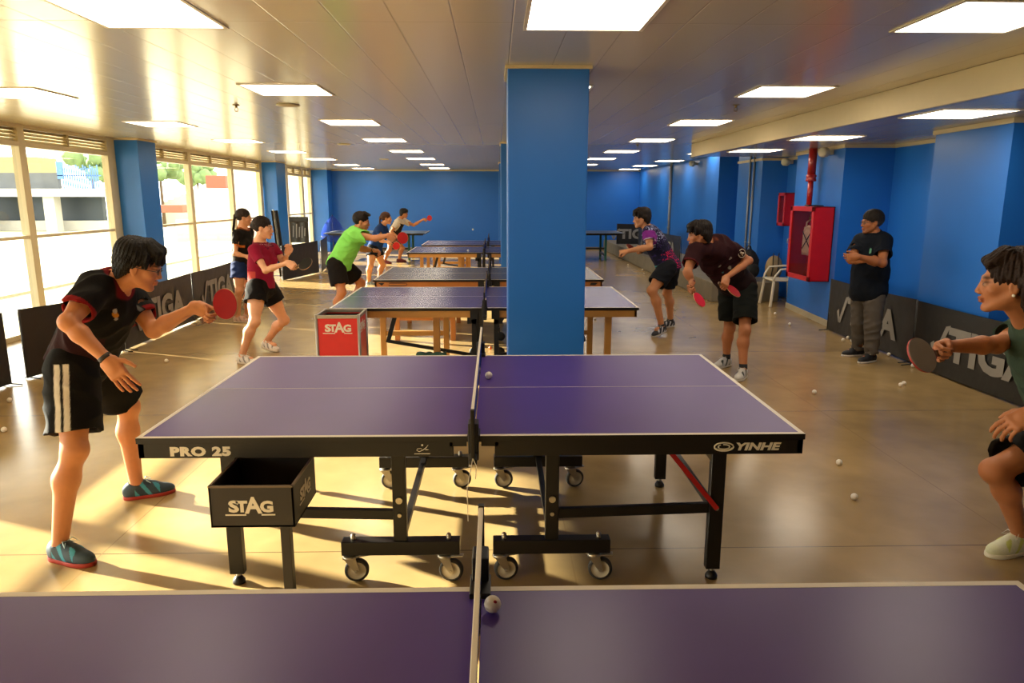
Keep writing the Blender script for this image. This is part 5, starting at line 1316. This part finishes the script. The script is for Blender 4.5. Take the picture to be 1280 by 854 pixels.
J7 = jp(dict(head=(802, 273, 9.08), neck=(811, 287, 9.08), sha=(813, 290, 9.28), shb=(811, 291, 8.90), ela=(824, 312, 9.40), elb=(812, 309, 8.78), wra=(804, 315, 9.20), wrb=(784, 314, 8.78),
    hipa=(838, 334, 9.20), hipb=(834, 335, 8.94), kna=(834, 366, 9.34), knb=(815, 363, 8.80), ana=(838, 402, 9.46), anb=(827, 407, 8.84), hf=(-.98, .14, -.12), hu=(-.1, 0, 1)))
P7 = dict(base=(2.1, 9.05, 0), h=.0072, hair='mop', haircol='1c130e', skin='c88a60', seed=71, handa=dict(kind='grip', d=(-.9, -.1, .2), n=(0, 0, -1), thumb=(0, 1, 0)), handb=dict(kind='fist', n=(.1, .4, -.9), thumb=(0, -1, .5)),
    toea=(-.8, -.5, 0), toeb=(-.75, -.65, 0), pitchb=.2, shirt=dict(col=s7, hem=.07, sleeve=.62, loose=.022, fold=.010), legs=dict(col=lplain('14161c'), len=.70, loose=.040, rise=.08), shoe=dict(col='20222a', accent='c8c8cc', sole='b8b0a8', sock='1a1a1c'))
bc, bh_ = grip(J7, P7, 'a', (789, 310), (803, 316), 9.12, 9.18, (0, -1, -.3))
r, I7 = person('player with purple sleeves and dark patterned shirt, fist forward', J7, P7)
BATS.append(bat(bc, (-.1, -.5, .85), bh_, 'red bat in the far hand of the purple sleeved player', '8c2018'))
# -- maroon shirt
def s8(V, u, tl, arm, ta, dn):
    C = np.tile(L3('2c1014'), (len(V), 1))
    C = mixc(C, 'a8542e', smoothstep(.112, .100, dn)); C = mixc(C, '16100f', ((u[:, 2] < tl*.38) & (arm == 0)).astype(float)*.7)
    for x, z, r_, c in ((-.03, .74, .016, 'a8a098'), (.09, .76, .014, 'a8a098'), (.02, .60, .018, '8a8478'), (.10, .62, .010, '3c6a78'), (-.05, .45, .016, '3c4468')): C = blob(C, u, x, 1, tl*z, r_, c)
    return mixc(C, '5a1a1c', ((np.abs(arm) > 0) & (ta > .93)).astype(float))
def l8(V, u, t, side, ang):
    C = np.tile(L3('131512'), (len(V), 1)); m = (side < 0) & (np.abs(t-.66) < .045) & (np.abs(ang-1.2) < .30) & (np.sin(t*260)+np.sin(ang*34) > -.2); return mixc(C, '9a9284', m.astype(float))
J8 = jp(dict(head=(874, 294, 6.70), neck=(888, 308, 6.82), sha=(868, 316, 6.66), shb=(913, 311, 6.84), ela=(859, 340, 6.52), elb=(936, 326, 6.92), wra=(863, 361, 6.46), wrb=(909, 349, 6.66),
    hipa=(912, 357, 7.12), hipb=(932, 358, 7.02), kna=(912, 410, 7.12), knb=(931, 413, 6.76), ana=(908, 447, 7.16), anb=(929, 460, 6.68), hf=(-.97, .12, -.14), hu=(-.12, 0, 1)))
P8 = dict(base=(2.4, 6.9, 0), h=.0062, build=.93, scale=1.02, hair='mop', haircol='1c130e', skin='b8764c', seed=81, handa=dict(kind='grip', d=(.1, -.1, -1), n=(.9, .3, 0), thumb=(0, -1, 0)),
    handb=dict(kind='half', d=(-.45, -.3, -.8), n=(.3, .9, -.3), thumb=(-.8, 0, .4)), toea=(-.8, -.6, 0), toeb=(-.55, -.8, 0),
    shirt=dict(col=s8, hem=.07, sleeve=.60, loose=.026, fold=.012), legs=dict(col=l8, len=.80, loose=.042, rise=.08), shoe=dict(col='c8c4bc', accent='2c3430', sole='d0c8b8', sock='16161a', sockh=.05, toe='d0ccc4'))
bc, bh_ = grip(J8, P8, 'a', (874, 375), (862, 358), 6.40, 6.44, (.9, .1, 0))
bc2, bh2 = grip(J8, P8, 'b', (917, 364), (904, 357), 6.62, 6.60, (0, .3, -1))
r, I8 = person('bent over player in dark maroon shirt with two bats, right of the pillar', J8, P8); band(I8, 'ela', 'wra', .10, .030, '5a1a14')
BATS.append(bat(bc, (.72, -.62, .30), bh_, 'bright pinkish red bat hanging from the maroon player\'s lower hand', 'd82440'))
BATS.append(bat(bc2, (.15, -.50, .85), bh2, 'dark red bat held flat at the maroon player\'s waist', 'a01820'))
g = MB()      # round patch on the sleeve: plain ring with a simple pale figure
G8 = I8['G']; sh_ = G8['shb']; el_ = G8['elb']; c_ = Vector(sh_+(el_-sh_)*.33); ax = Vector(nrm(el_-sh_)); nn = Vector((.05, -1, .15)); nn = (nn-ax*nn.dot(ax)).normalized(); c_ = c_+nn*.084; sd_ = ax.cross(nn)
g.tube([c_+(ax*math.cos(t)+sd_*math.sin(t))*.040-nn*.006*math.cos(t)**0 for t in [k*math.pi/12 for k in range(24)]], .0035, 6, True)
for dx, dz, r_ in ((0, .0, .014), (.014, .012, .007), (.014, -.012, .007), (-.014, 0, .012)): g.sphere(c_+ax*dx+sd_*dz-nn*.004, r_, 10, (1, 1, .9))
g.build('sleeve_patch', mat('pale_patch', 'c8b8a4', .7), r)
# -- standing man
def s9(V, u, tl, arm, ta, dn):
    C = np.tile(L3('10151e'), (len(V), 1)); return blob(C, u, -.06, 1, tl*.72, .010, '6aa888', .028)
J9 = jp(dict(head=(1090, 278, 7.45), neck=(1093, 293, 7.46), sha=(1076, 302, 7.56), shb=(1105, 301, 7.34), ela=(1064, 325, 7.44), elb=(1103, 329, 7.14), wra=(1086, 325, 7.14), wrb=(1072, 321, 7.10),
    hipa=(1077, 364, 7.54), hipb=(1093, 365, 7.36), kna=(1074, 402, 7.56), knb=(1091, 407, 7.34), ana=(1073, 435, 7.64), anb=(1089, 445, 7.34), hf=(-.97, .06, -.05), hu=(0, 0, 1)))
P9 = dict(base=(3.95, 7.45, 0), h=.0066, build=1.06, scale=1.0, hair='short', haircol='1e1712', temple='4a443e', skin='a8683e', seed=91, beard=.25, handa=dict(kind='relaxed', d=(.6, .1, -.2), n=(.1, 1, 0), thumb=(0, 0, 1)), handb=dict(kind='half', d=(-.85, .3, -.1), n=(.1, .9, 0), thumb=(0, 0, 1)),
    toea=(-.95, -.15, 0), toeb=(-.9, -.45, 0), shirt=dict(col=s9, hem=.10, sleeve=.66, loose=.026, fold=.008), legs=dict(col=lplain('5c5650'), long=True, loose=.016, rise=-.02, fold=.010), shoe=dict(col='15161a', accent='24262c', sole='d8d0c8', size=.98))
r, I9 = person('man in navy T-shirt and grey trousers with crossed arms and glasses by the wall', J9, P9); glasses(I9, '17130f')
# -- right foreground player
J10 = jp(dict(head=(1262, 354, 2.88), neck=(1288, 396, 2.95), sha=(1287, 412, 3.14), shb=(1328, 420, 2.78), ela=(1246, 431, 3.02), elb=(1335, 495, 2.62), wra=(1197, 436, 2.90), wrb=(1293, 517, 2.60),
    hipa=(1345, 540, 3.20), hipb=(1352, 545, 2.92), kna=(1243, 588, 3.10), knb=(1325, 625, 2.78), ana=(1277, 660, 3.20), anb=(1372, 705, 2.85), hf=(-.86, .48, -.05), hu=(-.08, 0, 1)))
P10 = dict(base=(2.6, 3.0, 0), h=.0048, build=.96, scale=1.06, hair='wavy', haircol='2a1b13', skin='bc7a50', lip='9c4438', brow='1e120b', hamp=.0045, seed=101, hairlow=.34,
    handa=dict(kind='grip', d=(-.98, -.1, -.12), n=(.0, -.2, -1), thumb=(0, 1, 0)), handb=dict(kind='relaxed', d=(-.75, .1, -.45), n=(.3, .5, -.8), thumb=(0, .9, .3)),
    toea=(-.93, -.25, 0), toeb=(-.9, -.3, 0), shirt=dict(col=plain('3c4c3e', '33423a', .92), hem=.08, sleeve=.60, loose=.024, fold=.010), legs=dict(col=lplain('151210'), len=.80, loose=.045, rise=.08, fold=.010), shoe=dict(col='d8dcc0', accent='c8d070', sole='e0dcc8', sock='d8d4c8', sockh=.01, toe='d8dcb8', lace='e8e4d8'))
bc, bh_ = grip(J10, P10, 'a', (1152, 444), (1190, 440), 2.8, 2.88, (0, -1, -.25))
r, I10 = person('right foreground player in green T-shirt with wavy dark hair, cut off by the right edge', J10, P10)
H = I10['H']; m = MB(); m.sphere(H(.083, -.006, -.036), .007, 12); m.sphere(H(-.083, -.006, -.036), .007, 12); m.build('earring', mat('pearl', 'e0d8c8', .2), r)
BATS.append(bat(bc, (.22, -.80, .50), bh_, 'bat with pale grey face held by the right foreground player', '8e857c', 'b01820', rim='a83a34'))
